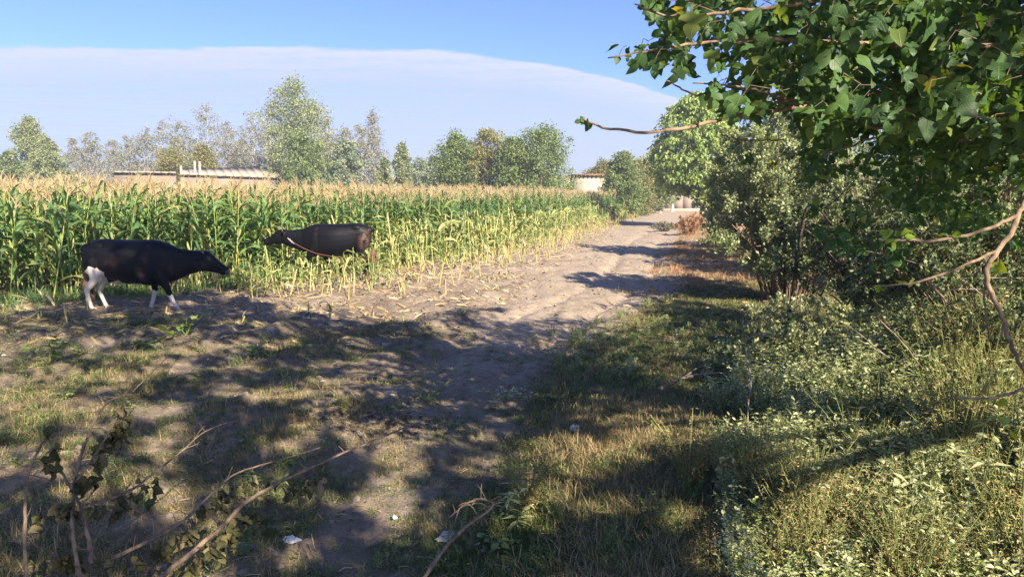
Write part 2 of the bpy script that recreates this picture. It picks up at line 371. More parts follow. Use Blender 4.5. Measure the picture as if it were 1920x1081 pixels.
M_GRASS = leafmat('short_grass', [(0, (0.045, 0.08, 0.02)), (0.5, (0.095, 0.145, 0.04)), (0.8, (0.17, 0.20, 0.065)), (1, (0.34, 0.28, 0.14))], 0.25, 0.6, 0.2)
M_DRYGRASS = leafmat('dry_grass', [(0, (0.18, 0.15, 0.07)), (0.5, (0.34, 0.26, 0.135)), (1, (0.48, 0.37, 0.22))], 0.25, 0.8, 0.1, (1, 1, 0.8))
M_RUST = leafmat('rusty_dry_grass', [(0, (0.30, 0.155, 0.075)), (0.6, (0.46, 0.27, 0.145)), (1, (0.56, 0.41, 0.25))], 0.25, 0.8, 0.1, (1.1, 1, 0.8))
M_MULB = leafmat('mulberry_leaf', [(0, (0.032, 0.078, 0.030)), (0.55, (0.055, 0.125, 0.040)), (0.90, (0.085, 0.165, 0.045)), (0.985, (0.15, 0.21, 0.05)), (1, (0.32, 0.29, 0.07))], 0.38, 0.48, 0.35, (2.0, 1.75, 0.4), veins=True)
M_LIME = leafmat('young_lime_leaf', [(0, (0.16, 0.26, 0.03)), (1, (0.30, 0.38, 0.04))], 0.45, 0.45, 0.4, (1.4, 1.2, 0.4))
M_WILT = leafmat('wilted_leaf', [(0, (0.045, 0.05, 0.02)), (0.5, (0.095, 0.09, 0.038)), (0.8, (0.17, 0.14, 0.07)), (1, (0.26, 0.20, 0.12))], 0.12, 0.7, 0.2, (1.2, 1, 0.6), veins=True)
M_HERB = leafmat('herb_leaf_pale', [(0, (0.24, 0.28, 0.125)), (0.5, (0.38, 0.415, 0.215)), (1, (0.52, 0.52, 0.31))], 0.28, 0.6, 0.25, (1.15, 1.15, 0.6))
M_HERB2 = leafmat('herb_leaf_green', [(0, (0.12, 0.17, 0.05)), (0.6, (0.21, 0.27, 0.085)), (1, (0.33, 0.35, 0.13))], 0.28, 0.55, 0.3)
M_SEED = leafmat('seed_head_brown', [(0, (0.20, 0.15, 0.07)), (0.5, (0.33, 0.25, 0.11)), (1, (0.40, 0.38, 0.16))], 0.2, 0.8, 0.1, (1, 1, 0.7))
M_SILVER = leafmat('silvery_leaf', [(0, (0.19, 0.235, 0.11)), (0.5, (0.31, 0.36, 0.175)), (1, (0.45, 0.47, 0.26))], 0.26, 0.55, 0.3, (1.1, 1.1, 0.6), patch=1.1)
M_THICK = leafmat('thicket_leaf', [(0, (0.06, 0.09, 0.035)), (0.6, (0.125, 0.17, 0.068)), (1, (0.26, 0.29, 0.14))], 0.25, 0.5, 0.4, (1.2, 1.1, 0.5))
M_BRIGHT = leafmat('bright_leaf', [(0, (0.13, 0.22, 0.045)), (0.5, (0.22, 0.32, 0.075)), (1, (0.36, 0.42, 0.13))], 0.35, 0.5, 0.4, (1.2, 1.1, 0.4))
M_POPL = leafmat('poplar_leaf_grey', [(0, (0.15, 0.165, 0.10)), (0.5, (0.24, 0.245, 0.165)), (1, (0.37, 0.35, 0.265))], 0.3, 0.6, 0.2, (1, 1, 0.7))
M_POPG = leafmat('poplar_leaf_green', [(0, (0.136, 0.184, 0.080)), (0.5, (0.224, 0.272, 0.120)), (1, (0.384, 0.400, 0.208))], 0.3, 0.6, 0.2, (1, 1, 0.6))
M_ORCH = leafmat('orchard_leaf', [(0, (0.11, 0.17, 0.055)), (0.5, (0.19, 0.26, 0.09)), (1, (0.32, 0.37, 0.15))], 0.3, 0.6, 0.25, (1.1, 1.1, 0.5), patch=0.7)
M_ORCHB = leafmat('orchard_leaf_browning', [(0, (0.15, 0.18, 0.06)), (0.5, (0.27, 0.28, 0.10)), (1, (0.42, 0.32, 0.15))], 0.3, 0.6, 0.25, (1.1, 1, 0.5), patch=0.7)
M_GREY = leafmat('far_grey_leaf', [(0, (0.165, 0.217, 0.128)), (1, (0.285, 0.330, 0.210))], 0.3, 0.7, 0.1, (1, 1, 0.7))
M_BARK = barkmat('brown_bark', (0.10, 0.075, 0.055), (0.24, 0.19, 0.145))
M_TWIG = barkmat('tan_twig', (0.12, 0.082, 0.055), (0.27, 0.195, 0.135), 30)
M_TWIGD = barkmat('dark_twig', (0.035, 0.028, 0.02), (0.075, 0.06, 0.045), 30)
M_WHITEBARK = barkmat('pale_poplar_bark', (0.30, 0.285, 0.24), (0.50, 0.47, 0.41), 3)
M_DEAD = barkmat('grey_dead_wood', (0.17, 0.135, 0.105), (0.33, 0.27, 0.21), 25)

# ------------------------------------------------------------------ ground sheets
def build_ground():
    ys = [-14.0]
    while ys[-1] < 2.6: ys.append(ys[-1] + (0.6 if ys[-1] < -1 else 0.12))
    while ys[-1] < 3000: ys.append(ys[-1] + max(0.05, ys[-1] * 0.0132) * (1 if ys[-1] < 140 else 4))
    xs = list(np.arange(-12, 5.0, 0.055)); st = 0.06
    while xs[-1] < 2500: st *= 1.09; xs.append(xs[-1] + st)
    st = 0.06
    while xs[0] > -2500: st *= 1.09; xs.insert(0, xs[0] - st)
    xs, ys = np.array(xs), np.array(ys); X, Y = np.meshgrid(xs, ys)
    Z = ground_z(X, Y)
    V = np.stack([X, Y, Z], -1).reshape(-1, 3).astype(np.float32)
    nx, ny = len(xs), len(ys)
    i = np.arange(ny - 1)[:, None] * nx; j = np.arange(nx - 1)[None]
    F = np.stack([i + j, i + j + 1, i + nx + j + 1, i + nx + j], -1).reshape(-1, 4)
    xc = (xs[:-1] + xs[1:]) / 2; yc = (ys[:-1] + ys[1:]) / 2; XC, YC = np.meshgrid(xc, yc)
    jit = (fbm(XC * 1.5, YC * 1.5, 3, 77) - 0.5) * (0.5 + YC * 0.02)
    inframe = (YC > 0) & (YC < 112)
    right = inframe & (XC + jit > track_r(YC))
    track = inframe & ~right & (XC + jit > track_l(YC))
    corn = (YC > 5) & (XC + jit * 0.4 < edge_x(YC)) & (YC < 100)
    reg = np.where(corn, 3, np.where(track, 1, np.where(right & (YC < 100), 2, 0))).ravel()
    G = grass_w(X, Y) * (Y < 100); T = track_w(X, Y); dry = smooth(0, 1.2, X - track_r(Y) + 0.8) * smooth(16, 20, Y) * (Y < 130)
    G = np.where(Y > 112, 0.5, G)
    T = np.maximum(T, ((Y > 92) & (Y < 118)) * 1.0)
    T = T * (0.35 + 0.65 * smooth(6, 11, Y))
    strawy = 0.55 * smooth(-0.5, 1.2, X - edge_x(Y)) * smooth(14, 22, Y) * (1 - T) * (Y < 95)
    T = np.clip(T + strawy, 0, 1)
    for k, (nm) in enumerate(['ground', 'dirt_track', 'grass_verge', 'field_soil']):
        Fk = F[reg == k]; used = np.unique(Fk); remap = np.full(len(V), -1, np.int64); remap[used] = np.arange(len(used))
        b = MB(); b.add(V[used], remap[Fk]); me = b.mesh(nm, MG, True)
        for an, A in (('grass', G), ('track', T), ('dry', dry)):
            a = me.attributes.new(an, 'FLOAT', 'POINT'); a.data.foreach_set('value', A.reshape(-1)[used].astype(np.float32))
        tag(link(nm, me), kind='structure')
build_ground()

# ------------------------------------------------------------------ geometry-node scatter for uncountable stuff
def scatter_stuff(name, pts, rot, scl, protos, idx, label=None, cat=None, parent=None):
    c = bpy.data.collections.new(name + '_kinds')
    for i, me in enumerate(protos):
        o = bpy.data.objects.new('%s_kind_%02d' % (name, i), me); c.objects.link(o)
    n = len(pts); me = bpy.data.meshes.new(name); me.vertices.add(n)
    me.vertices.foreach_set('co', np.asarray(pts, np.float32).ravel())
    a = me.attributes.new('rot', 'FLOAT_VECTOR', 'POINT'); a.data.foreach_set('vector', np.asarray(rot, np.float32).ravel())
    a = me.attributes.new('scl', 'FLOAT', 'POINT'); a.data.foreach_set('value', np.asarray(scl, np.float32))
    a = me.attributes.new('idx', 'INT', 'POINT'); a.data.foreach_set('value', np.asarray(idx, np.int32))
    o = link(name, me, parent)
    ng = bpy.data.node_groups.new(name + '_nodes', 'GeometryNodeTree')
    ng.interface.new_socket('Geometry', in_out='INPUT', socket_type='NodeSocketGeometry')
    ng.interface.new_socket('Geometry', in_out='OUTPUT', socket_type='NodeSocketGeometry')
    gi, go = ng.nodes.new('NodeGroupInput'), ng.nodes.new('NodeGroupOutput')
    ci = ng.nodes.new('GeometryNodeCollectionInfo'); ci.inputs[0].default_value = c
    ci.inputs['Separate Children'].default_value = True; ci.inputs['Reset Children'].default_value = True
    ip = ng.nodes.new('GeometryNodeInstanceOnPoints'); ip.inputs['Pick Instance'].default_value = True
    def na(nm, dt):
        x = ng.nodes.new('GeometryNodeInputNamedAttribute'); x.data_type = dt; x.inputs[0].default_value = nm; return x.outputs[0]
    er = ng.nodes.new('FunctionNodeEulerToRotation')
    L = ng.links.new
    L(gi.outputs[0], ip.inputs['Points']); L(ci.outputs[0], ip.inputs['Instance']); L(na('idx', 'INT'), ip.inputs['Instance Index'])
    L(na('rot', 'FLOAT_VECTOR'), er.inputs[0]); L(er.outputs[0], ip.inputs['Rotation']); L(na('scl', 'FLOAT'), ip.inputs['Scale'])
    L(ip.outputs[0], go.inputs[0])
    md = o.modifiers.new('scatter', 'NODES'); md.node_group = ng
    tag(o, label, cat, kind='stuff'); return o
def eul(n, tilt=0.15):
    return np.stack([rng.normal(0, tilt, n), rng.normal(0, tilt, n), rng.random(n) * 6.283], 1)

# ------------------------------------------------------------------ corn
def corn_leaf_mesh(k, kind):
    r = np.random.default_rng(100 + k)
    L = r.uniform(0.62, 0.86); W = r.uniform(0.065, 0.09); n = 8
    up = r.uniform(0.9, 1.2); bend = r.uniform(2.0, 2.9); tw = r.uniform(-0.9, 0.9)
    if kind == 'top': up, bend, L, W = 1.25, r.uniform(1.0, 1.9), L * 0.7, W * 0.75
    t = np.linspace(0, 1, n); ang = up - bend * t**1.4
    dx = np.cos(ang) * L / (n - 1); dz = np.sin(ang) * L / (n - 1)
    x = np.concatenate([[0], np.cumsum(dx)[:-1]]); z = np.concatenate([[0], np.cumsum(dz)[:-1]])
    w = W * 0.5 * np.interp(t, [0, 0.12, 0.4, 0.75, 1], [0.45, 0.85, 1, 0.7, 0.03])
    roll = tw * t**2; V = []; wav = 0.012 * np.sin(np.arange(n) * 2.1 + k)
    for i in range(n):
        s = np.array([-math.sin(ang[i]) * math.sin(roll[i]), math.cos(roll[i]), math.cos(ang[i]) * math.sin(roll[i])])
        up_ = np.array([-math.sin(ang[i]), 0, math.cos(ang[i])])
        c = np.array([x[i], 0, z[i]])
        V += [c - s * w[i] + up_ * (w[i] * 0.45 + wav[i]), c, c + s * w[i] + up_ * (w[i] * 0.45 - wav[i])]
    F = []
    for i in range(n - 1):
        a = i * 3; F += [(a, a + 1, a + 4, a + 3), (a + 1, a + 2, a + 5, a + 4)]
    return np.array(V), np.array(F)
CL = [corn_leaf_mesh(k, 'mid') for k in range(5)] + [corn_leaf_mesh(9 + k, 'top') for k in range(2)]
def stalk_geo(b, h, seed, mat=0):
    r = np.random.default_rng(seed); n = 7; t = np.linspace(0, 1, n)
    pts = np.stack([0.03 * np.sin(t * 3 + seed) * t, 0.03 * np.cos(t * 2 + seed) * t, t * h], 1)
    b.tube(pts, np.linspace(0.014, 0.005, n), 5, mat, 0.2 + 0.6 * r.random()); return pts
def tassel_geo(b, mat=0, seed=0):
    r = np.random.default_rng(seed)
    b.tube([(0, 0, 0), (0.005, 0, 0.2), (0.0, 0.01, 0.42)], [0.006, 0.006, 0.003], 3, mat, 0.5, cap=False)
    for k in range(11):
        a = r.random() * 6.28; h0 = 0.1 + 0.014 * k; l = r.uniform(0.14, 0.24); sp = r.uniform(0.25, 0.65)
        c, s = math.cos(a), math.sin(a)
        b.tube([(0, 0, h0), (c * l * sp * 0.5, s * l * sp * 0.5, h0 + l * 0.55), (c * l * sp, s * l * sp, h0 + l * r.uniform(0.7, 0.95))], [0.005, 0.006, 0.002], 3, mat, r.random(), cap=False)
def ear_geo(b, mat=0):
    b.tube([(0, 0, 0), (0.02, 0, 0.06), (0.045, 0, 0.14), (0.06, 0, 0.22), (0.065, 0, 0.25)], [0.010, 0.024, 0.027, 0.015, 0.004], 6, mat, 0.5)
leaf_me = []
for k, (V, F) in enumerate(CL):
    b = MB(); b.add(V, F, 0, 0.0); leaf_me.append(b.mesh('leaf', M_CORNLEAF, True))
tas_me = []
for k in range(3):
    b = MB(); tassel_geo(b, 0, k); tas_me.append(b.mesh('tassel', M_TASSEL))
b = MB(); ear_geo(b); ear_me = b.mesh('ear', M_HUSK, True)
def corn_recipe(seed):
    r = np.random.default_rng(seed); h = r.uniform(1.82, 2.05); plane = r.random() * 6.28
    L = []; nl = r.integers(11, 14)
    for i in range(nl):
        t = (i + 0.6) / nl; z = 0.22 + t * (h - 0.3)
        a = plane + (i % 2) * math.pi + r.normal(0, 0.35)
        k = int(r.integers(0, 5)) if t < 0.82 else 5 + int(r.integers(0, 2))
        s = np.interp(t, [0, 0.25, 0.6, 1], [0.6, 1.0, 1.08, 0.8]) * r.uniform(0.88, 1.1)
        L.append((k, z, a, r.normal(0, 0.12), s))
    return h, L, r.uniform(0.7, 1.05), r.random() * 6.28
def corn_thing(seed):
    h, L, ez, ea = corn_recipe(seed); root = empty('corn_plant')
    b = MB(); stalk_geo(b, h, seed); b.build('stalk', M_CORNSTALK, root, True)
    for k, z, a, tl_, s in L:
        o = link('leaf', leaf_me[k], root, (0.02 * math.sin(z * 3 / h + seed) * z / h, 0, z)); o.rotation_euler = (tl_, 0, a); o.scale = (s,) * 3
    o = link('tassel', tas_me[seed % 3], root, (0, 0, h - 0.06)); o.rotation_euler = (0.05, 0.05, seed)
    if seed % 2 == 0:
        o = link('ear', ear_me, root, (0.01 * math.cos(ea), 0.01 * math.sin(ea), ez)); o.rotation_euler = (0, 0, ea)
    return root
def corn_joined(seed, dryish=False):
    h, L, ez, ea = corn_recipe(seed); b = MB(); stalk_geo(b, h, seed, 1)
    r = np.random.default_rng(seed)
    for k, z, a, tl_, s in L:
        V, F = CL[k]; m = np.array((Matrix.Translation((0, 0, z)) @ Euler((tl_, 0, a)).to_matrix().to_4x4() @ Matrix.Scale(s, 4)))
        b.add(V @ m[:3, :3].T + m[:3, 3], F, 0, r.random())
    t = MB(); tassel_geo(t, 2, seed)
    for (V, (F, mt), tt) in zip(t.v, t.f, t.t): pass
    off = b.n
    for V, tt, uv in zip(t.v, t.t, t.uv): b.v.append(V + np.array([0, 0, h - 0.06], np.float32)); b.t.append(tt); b.uv.append(uv); b.n += len(V)
    for F, mt in t.f: b.f.append((F + off, mt))
    return b.mesh('corn_kind', [M_CORNLEAF, M_CORNSTALK, M_TASSEL], True)
def copy_tree(o, parent=None):
    c = o.copy(); col.objects.link(c); c.parent = parent
    for ch in KIDS[o.name]: copy_tree(ch, c)
    return c
KIDS = {}
protos = [corn_thing(s) for s in range(5)]
for p in protos:
    KIDS[p.name] = list(p.children)
    for ch in p.children: KIDS[ch.name] = []
# corn sites: rows run parallel to the track
rowdir = np.array([0.285, 0.958]); rown = np.array([-0.958, 0.285])
O0 = np.array([-6.0, 16.0]); sites = []
for i in range(-40, 140):
    s = np.arange(-60, 90, 0.21); s = s + rng.normal(0, 0.04, len(s))
    q = O0 + rowdir * s[:, None] + rown * (i * 0.62) + rng.normal(0, 0.05, (len(s), 2))
    sites.append(q)
sites = np.concatenate(sites)
X, Y = sites[:, 0], sites[:, 1]
d_edge = edge_x(Y) - X + (fbm(X * 0.8, Y * 0.8, 2, 3) - 0.5) * 0.8
ok = (Y > 9.6) & (Y < 88) & (d_edge > 0)
px_, _ = to_px(X, Y, 1.0)
ok &= (px_ > -420 - 20 * (20 - np.minimum(Y, 20)))
ok &= (px_ < 2000) & (rng.random(len(X)) < 0.95)
sites = sites[ok]; d_edge = d_edge[ok]; X, Y = sites[:, 0], sites[:, 1]; px_ = px_[ok]
vis = (px_ > -60) & (d_edge < 2.6)
score = np.where(vis, np.hypot(X, Y) + d_edge * 5.0, 1e9)
order = np.argsort(score); near = order[:300]; rest = order[300:]
used = set(); CORN_LABEL = ['tall green corn plant with tan tassel in the front rows of the cornfield']
for n_, i in enumerate(near):
    k = n_ % 5
    if k not in used: o = protos[k]; used.add(k)
    else: o = copy_tree(protos[k])
    o.location = (X[i], Y[i], gz(X[i], Y[i]) - 0.02)
    o.rotation_euler = (rng.normal(0, 0.08), rng.normal(0, 0.08), rng.random() * 6.28); s = rng.uniform(0.84, 1.1); o.scale = (s, s, s)
    tag(o, CORN_LABEL[0], 'corn plant', 'corn plants along the front of the cornfield')
kinds = [corn_joined(s) for s in range(20, 26)]
n = len(rest); pr = sites[rest]; zz = ground_z(pr[:, 0], pr[:, 1]) - 0.02
scatter_stuff('corn_field', np.column_stack([pr, zz]), eul(n, 0.07), rng.uniform(0.84, 1.11, n) * (0.97 + 0.08 * (fbm(pr[:, 0] * .2, pr[:, 1] * .2, 2, 8))), kinds, rng.integers(0, 6, n),
              'dense field of ripe corn with tan tassels stretching to the trees', 'corn field')

# ------------------------------------------------------------------ corn stubble, straw, clods
def stub_mesh(k, h, mat2, leafy):
    r = np.random.default_rng(300 + k); b = MB(); lean = r.normal(0, 0.09, 2)
    n = 5; t = np.linspace(0, 1, n)
    pts = np.stack([lean[0] * t * h, lean[1] * t * h, t * h - 0.03], 1)
    b.tube(pts, np.linspace(0.0125, 0.009, n), 5, 0, r.random())
    for i in (1, 2, 3):   # nodes on the cane
        b.tube([pts[i] - [0, 0, .006], pts[i] + [0, 0, .006]], 0.0138, 5, 0, 0.9)
    for q in range(leafy):
        V, F = CL[r.integers(0, 5)]; a = r.random() * 6.28; s = r.uniform(0.3, 0.65)
        m = np.array((Matrix.Translation((0, 0, r.uniform(0.3, 0.95) * h)) @ Euler((r.normal(0, .3), r.uniform(-0.3, 0.6), a)).to_matrix().to_4x4() @ Matrix.Scale(s, 4)))
        b.add(V @ m[:3, :3].T + m[:3, 3], F, 1, r.random())
    return b.mesh('corn_stub', [M_STUBGREEN if mat2 else M_STUB, M_STRAW if not mat2 else M_YLEAF], True)
M_YLEAF = leafmat('yellowing_corn_leaf', [(0, (0.10, 0.18, 0.06)), (0.5, (0.24, 0.30, 0.09)), (1, (0.46, 0.42, 0.18))], 0.35, 0.5, 0.3)
stub_short = [stub_mesh(k, 0.12 + 0.05 * k, False, k % 2) for k in range(4)]
stub_tall = [stub_mesh(10 + k, 0.34 + 0.09 * k, True, 3 + k % 3) for k in range(6)]
stub_dry = [stub_mesh(20 + k, 0.3 + 0.08 * k, False, 1 + k % 2) for k in range(5)]
sp = []
for i in range(-30, 30):
    s = np.arange(-14, 70, 0.15); s = s + rng.normal(0, 0.06, len(s))
    sp.append(O0 + rowdir * s[:, None] + rown * (i * 0.62) + rng.normal(0, 0.07, (len(s), 2)))
sp = np.concatenate(sp); X, Y = sp[:, 0], sp[:, 1]
gap = X - edge_x(Y); width = np.maximum(track_l(Y) - edge_x(Y), 0.3)
rel = gap / width
dens = np.clip(1.25 - rel * 1.3, 0, 1) * smooth(9.5, 12, Y)
dens = np.where(Y < 14.5, dens * 0.4, dens)
ok = (gap > -0.3) & (rel < 0.95) & (Y > 9.8) & (Y < 70) & (rng.random(len(X)) < dens)
ppx, ppy = to_px(X, Y, 0.2); ok &= (ppx > -60) & (ppx < 1980)
# keep the stubble clear of the first cow
ok &= ~((X > -8.0) & (X < -4.9) & (Y > 12.2) & (Y < 13.6))
sp = sp[ok]; rel = rel[ok]; X, Y = sp[:, 0], sp[:, 1]
o_ = np.argsort(Y + rng.random(len(Y)) * 3)
n_ind = 295
cow2zone = lambda x, y: (x > -7.5) & (x < -1.2) & (y > 14.8)
def stub_pick(x, y, r):
    if (x > -6.6 and y > 15 and r < 0.55) or (y > 22 and r < 0.45): return stub_tall[rng.integers(0, 6)]
    if r < 0.8 and y > 14: return stub_dry[rng.integers(0, 5)]
    return stub_short[rng.integers(0, 4)]
for i in o_[:n_ind]:
    me = stub_pick(X[i], Y[i], rel[i]); o = link('corn_stub', me, None, (X[i], Y[i], gz(X[i], Y[i])))
    o.rotation_euler = (rng.normal(0, 0.12), rng.normal(0, 0.12), rng.random() * 6.28); s = rng.uniform(0.6, 1.25) * (0.95 if -7 < X[i] < -2.5 and 14.5 < Y[i] < 18 else (1.6 if rel[i] < 0.4 and Y[i] > 19 else 1)); o.scale = (1, 1, s)
    if me in stub_tall: tag(o, 'tall green cut corn stalk standing in the stubble before the cornfield', 'corn stub', 'tall green cut corn stalks')
    elif me in stub_dry: tag(o, 'dry yellow cut corn stalk standing in the stubble beside the track', 'corn stub', 'dry yellow cut corn stalks')
    else: tag(o, 'short broken corn stump sticking out of the bare soil', 'corn stub', 'short corn stumps')
ri = o_[n_ind:]; n = len(ri)
allk = stub_tall + stub_dry + stub_short
idx = [allk.index(stub_pick(X[i], Y[i], rel[i])) for i in ri]
scatter_stuff('far_stubble', np.column_stack([X[ri], Y[ri], ground_z(X[ri], Y[ri])]), eul(n, 0.12), rng.uniform(0.8, 1.3, n) * np.where(rel[ri] < 0.4, 1.6, 1.0), allk, idx,
              'yellow corn stubble along the edge of the cornfield further down the track', 'stubble')
# loose straw, leaves and cut canes
def straw_mesh(k):
    b = MB(); r = np.random.default_rng(400 + k)
    if k < 3:
        L = r.uniform(0.1, 0.3); b.tube([(-L / 2, 0, 0.006), (0, r.normal(0, 0.02), 0.02), (L / 2, 0, 0.008)], 0.0035 + 0.002 * k, 4, 0, r.random())
    else:
        V, F = CL[k - 3]; m = np.array(Euler((r.normal(1.5, .3), r.uniform(0.3, .9), 0)).to_matrix()); b.add((V * 0.55) @ m.T + [0, 0, 0.03], F, 0, r.random())
    return b.mesh('straw_kind', M_STRAW)
straws = [straw_mesh(k) for k in range(6)]
for k in range(2):
    b = MB(); b.tube([(-.4, 0, 0.01), (-.1, 0.02, 0.03), (.2, -0.01, 0.05), (.45, 0, 0.10 * k + 0.02)], [0.011, 0.010, 0.009, 0.006], 5, 0, 0.5 + 0.3 * k); straws.append(b.mesh('cane_kind', M_STRAW, True))
for k in range(2):
    b = MB(); rk = rng; b.scatter(crumple(HEART, 7 + k, 0.5, 0.6), np.array([(0, 0, 0.008)]), np.array([[0, 1.0, 0]]), np.array([[0.1, 0, 1.0]]), 0.055 + 0.02 * k); straws.append(b.mesh('dead_leaf_kind', M_WILT, True))
n = 60000
Y = 3.0 + 40 * rng.random(n)**1.8; X = rng.uniform(-1, 1, n) * (Y * 0.75 + 1)
gap = X - edge_x(Y); t = track_w(X, Y)
w = np.where((gap > -0.6) & (X < track_l(Y)) & (Y > 10), 0.9, 0.30) * (0.4 + fbm(X * 1.3, Y * 1.3, 3, 12)) * (1 - 0.6 * t)
w = np.where(Y > 13, w * 1.1, w); ok = rng.random(n) < w
X, Y = X[ok], Y[ok]; n = len(X); near_ = Y < 9.5
idx = np.where(near_, rng.choice([0, 1, 2, 8, 9], n, p=[.27, .27, .26, .1, .1]), np.where((X - edge_x(Y) < 3.5 + 0.1 * Y) & (rng.random(n) < 0.13), rng.choice([6, 7], n), rng.choice([0, 1, 2, 3, 4, 5, 9], n)))
scatter_stuff('loose_straw', np.column_stack([X, Y, ground_z(X, Y) + 0.004]), eul(n, 0.15), rng.uniform(0.35, 1.0, n) * np.where(near_, 0.55, 0.95), straws, idx,
              'dry straw and broken corn leaves strewn over the soil', 'straw')
def clod_mesh(k):
    r = np.random.default_rng(500 + k); import bmesh
    bm = bmesh.new(); bmesh.ops.create_icosphere(bm, subdivisions=1, radius=1)
    for v in bm.verts: v.co *= r.uniform(0.65, 1.2); v.co.z *= 0.65
    me = bpy.data.meshes.new('clod_kind'); bm.to_mesh(me); bm.free()
    me.materials.append(M_CLOD); return me
M_CLOD = plainmat('soil_clod', (0.17, 0.135, 0.105), (0.30, 0.25, 0.20), 14, 0.95, 0.1, 0.6)
n = 30000
Y = 3.2 + 26 * rng.random(n)**1.5; X = rng.uniform(-1, 1, n) * (Y * 0.75 + 1)
g = grass_w(X, Y); w = (1 - g) * (0.25 + 1.2 * (fbm(X * 0.9, Y * 0.9, 3, 21) - 0.35)) * np.where(X < track_l(Y), 1, 0.8) * (X < track_r(Y) + 0.4)
ok = rng.random(n) < w; X, Y = X[ok], Y[ok]; n = len(X)
scatter_stuff('soil_clods', np.column_stack([X, Y, ground_z(X, Y)]), eul(n, 0.6), 0.006 + 0.035 * rng.random(n)**4, [clod_mesh(k) for k in range(4)], rng.integers(0, 4, n),
              'small clods and crumbs of dry soil lying on the field', 'clods')

# ------------------------------------------------------------------ grass
def tuft(k, nb, h, spread, mat, wid=1.0, droop=0.5):
    r = np.random.default_rng(600 + k); b = MB()
    for i in range(nb):
        a = r.random() * 6.28; L = h * r.uniform(0.5, 1.15); w = 0.0026 * wid * r.uniform(0.7, 1.3); x0, y0 = r.normal(0, spread, 2)
        lean = r.uniform(0.3, 1.5); d = np.array([math.cos(a), math.sin(a), 0]); s = np.array([-d[1], d[0], 0])
        p0 = np.array([x0, y0, -0.01]); p1 = p0 + d * lean * L * 0.4 + [0, 0, L * 0.6 / (1 + 0.5 * lean)]; p2 = p1 + d * lean * L * 0.55 + [0, 0, L * (0.4 - droop * lean * 0.6)]
        b.add([p0 - s * w, p0 + s * w, p1 + s * w * 0.8, p1 - s * w * 0.8, p2], [(0, 1, 2, 3), (3, 2, 4, 4)], 0, r.random())
        b.f[-1] = (b.f[-1][0][:1], 0); b.f.append((np.array([[b.n - 2, b.n - 3, b.n - 1]]), 0))
    return b.mesh('grass_kind', mat)
tg = [tuft(0, 34, 0.055, 0.05, M_GRASS), tuft(1, 34, 0.08, 0.055, M_GRASS), tuft(2, 30, 0.12, 0.06, M_GRASS),
      tuft(3, 30, 0.07, 0.055, M_DRYGRASS), tuft(4, 34, 0.13, 0.07, M_DRYGRASS, 0.8), tuft(5, 40, 0.28, 0.06, M_DRYGRASS, 1.0, 0.3)]
def herbs(k, h, nst, nodes, leaf, size, mat, stemmat_tint=0.5, spread=0.10, feather=False):
    """a leafy weed: several stems carrying leaves at each node"""
    r = np.random.default_rng(700 + k); b = MB(); Ps, T, Nn, S = [], [], [], []
    for i in range(nst):
        a = r.random() * 6.28; lean = r.uniform(0.1, 0.6); hh = h * r.uniform(0.55, 1.1); d = np.array([math.cos(a), math.sin(a), 0])
        t = np.linspace(0, 1, 5)[:, None]; x0 = np.append(r.normal(0, spread * 0.5, 2), 0)
        pts = x0 + d * lean * hh * t**1.5 + np.array([0, 0, 1]) * hh * t * (1 - 0.15 * lean * t)
        b.tube(pts, np.linspace(0.0032, 0.0014, 5), 3, 1, 0.4, cap=False)
        for q in range(nodes):
            u_ = (q + 1.0) / nodes; p = np.array([np.interp(u_, t[:, 0], pts[:, c]) for c in range(3)])
            for sgn in (0, 1):
                aa = r.random() * 6.28 if feather else (q % 2) * 1.57 + sgn * math.pi + r.normal(0, .4)
                T.append([math.cos(aa), math.sin(aa), r.uniform(-0.15, 0.8)]); Ps.append(p); Nn.append([r.normal(0, .35), r.normal(0, .35), 1]); S.append(size * r.uniform(0.6, 1.2) * (1.1 - 0.35 * u_))
    b.scatter(leaf, np.array(Ps), np.array(T, float), np.array(Nn, float), np.array(S), 0)
    return b.mesh('weed_kind', [mat, M_HERB2])
hb = [herbs(0, 0.32, 11, 11, FOLD, 0.040, M_HERB), herbs(1, 0.28, 10, 11, FOLD, 0.030, M_HERB2), herbs(2, 0.38, 9, 13, NARROW, 0.060, M_HERB),
      herbs(3, 0.24, 12, 9, FOLD, 0.036, M_HERB), herbs(4, 0.40, 16, 18, NARROW, 0.026, M_SEED, feather=True), herbs(5, 0.12, 8, 5, FOLD, 0.035, M_HERB2, spread=0.16)]
def weed_w(X, Y):
    """density of the tall weeds on the right"""
    px, py = to_px(X, Y, 0.0)
    bx = np.interp(py, [540, 600, 680, 760, 840, 920, 1081, 1400], [1470, 1440, 1400, 1380, 1390, 1270, 1330, 1400])
    return smooth(-60, 90, px - bx + (fbm(X * 1.5, Y * 1.5, 3, 88) - 0.5) * 220) * (Y > 1.5) * smooth(8.4, 7.0, Y)
n = 75000
Y = 2.6 + 16 * rng.random(n)**1.35; X = rng.uniform(-1, 1, n) * (Y * 0.74 + 0.6)
g = grass_w(X, Y); w = np.clip(g * 1.15 - 0.12, 0, 1)
ok = rng.random(n) < w; X, Y, g = X[ok], Y[ok], g[ok]; n = len(X)
right = smooth(0, 0.8, X - track_r(Y)); dryp = fbm(X * 0.9, Y * 0.9, 3, 91); far = Y > 8.3
idx = np.where(rng.random(n) < np.where(far & (right > 0.5), 0.08, 0.14 + 1.2 * (dryp - 0.45)), rng.choice([3, 3, 4], n), rng.choice([0, 0, 1], n))
near_r = (right > 0.6) & (Y < 6.6); idx = np.where(near_r & (rng.random(n) < 0.35), rng.choice([2, 4, 4], n), idx)
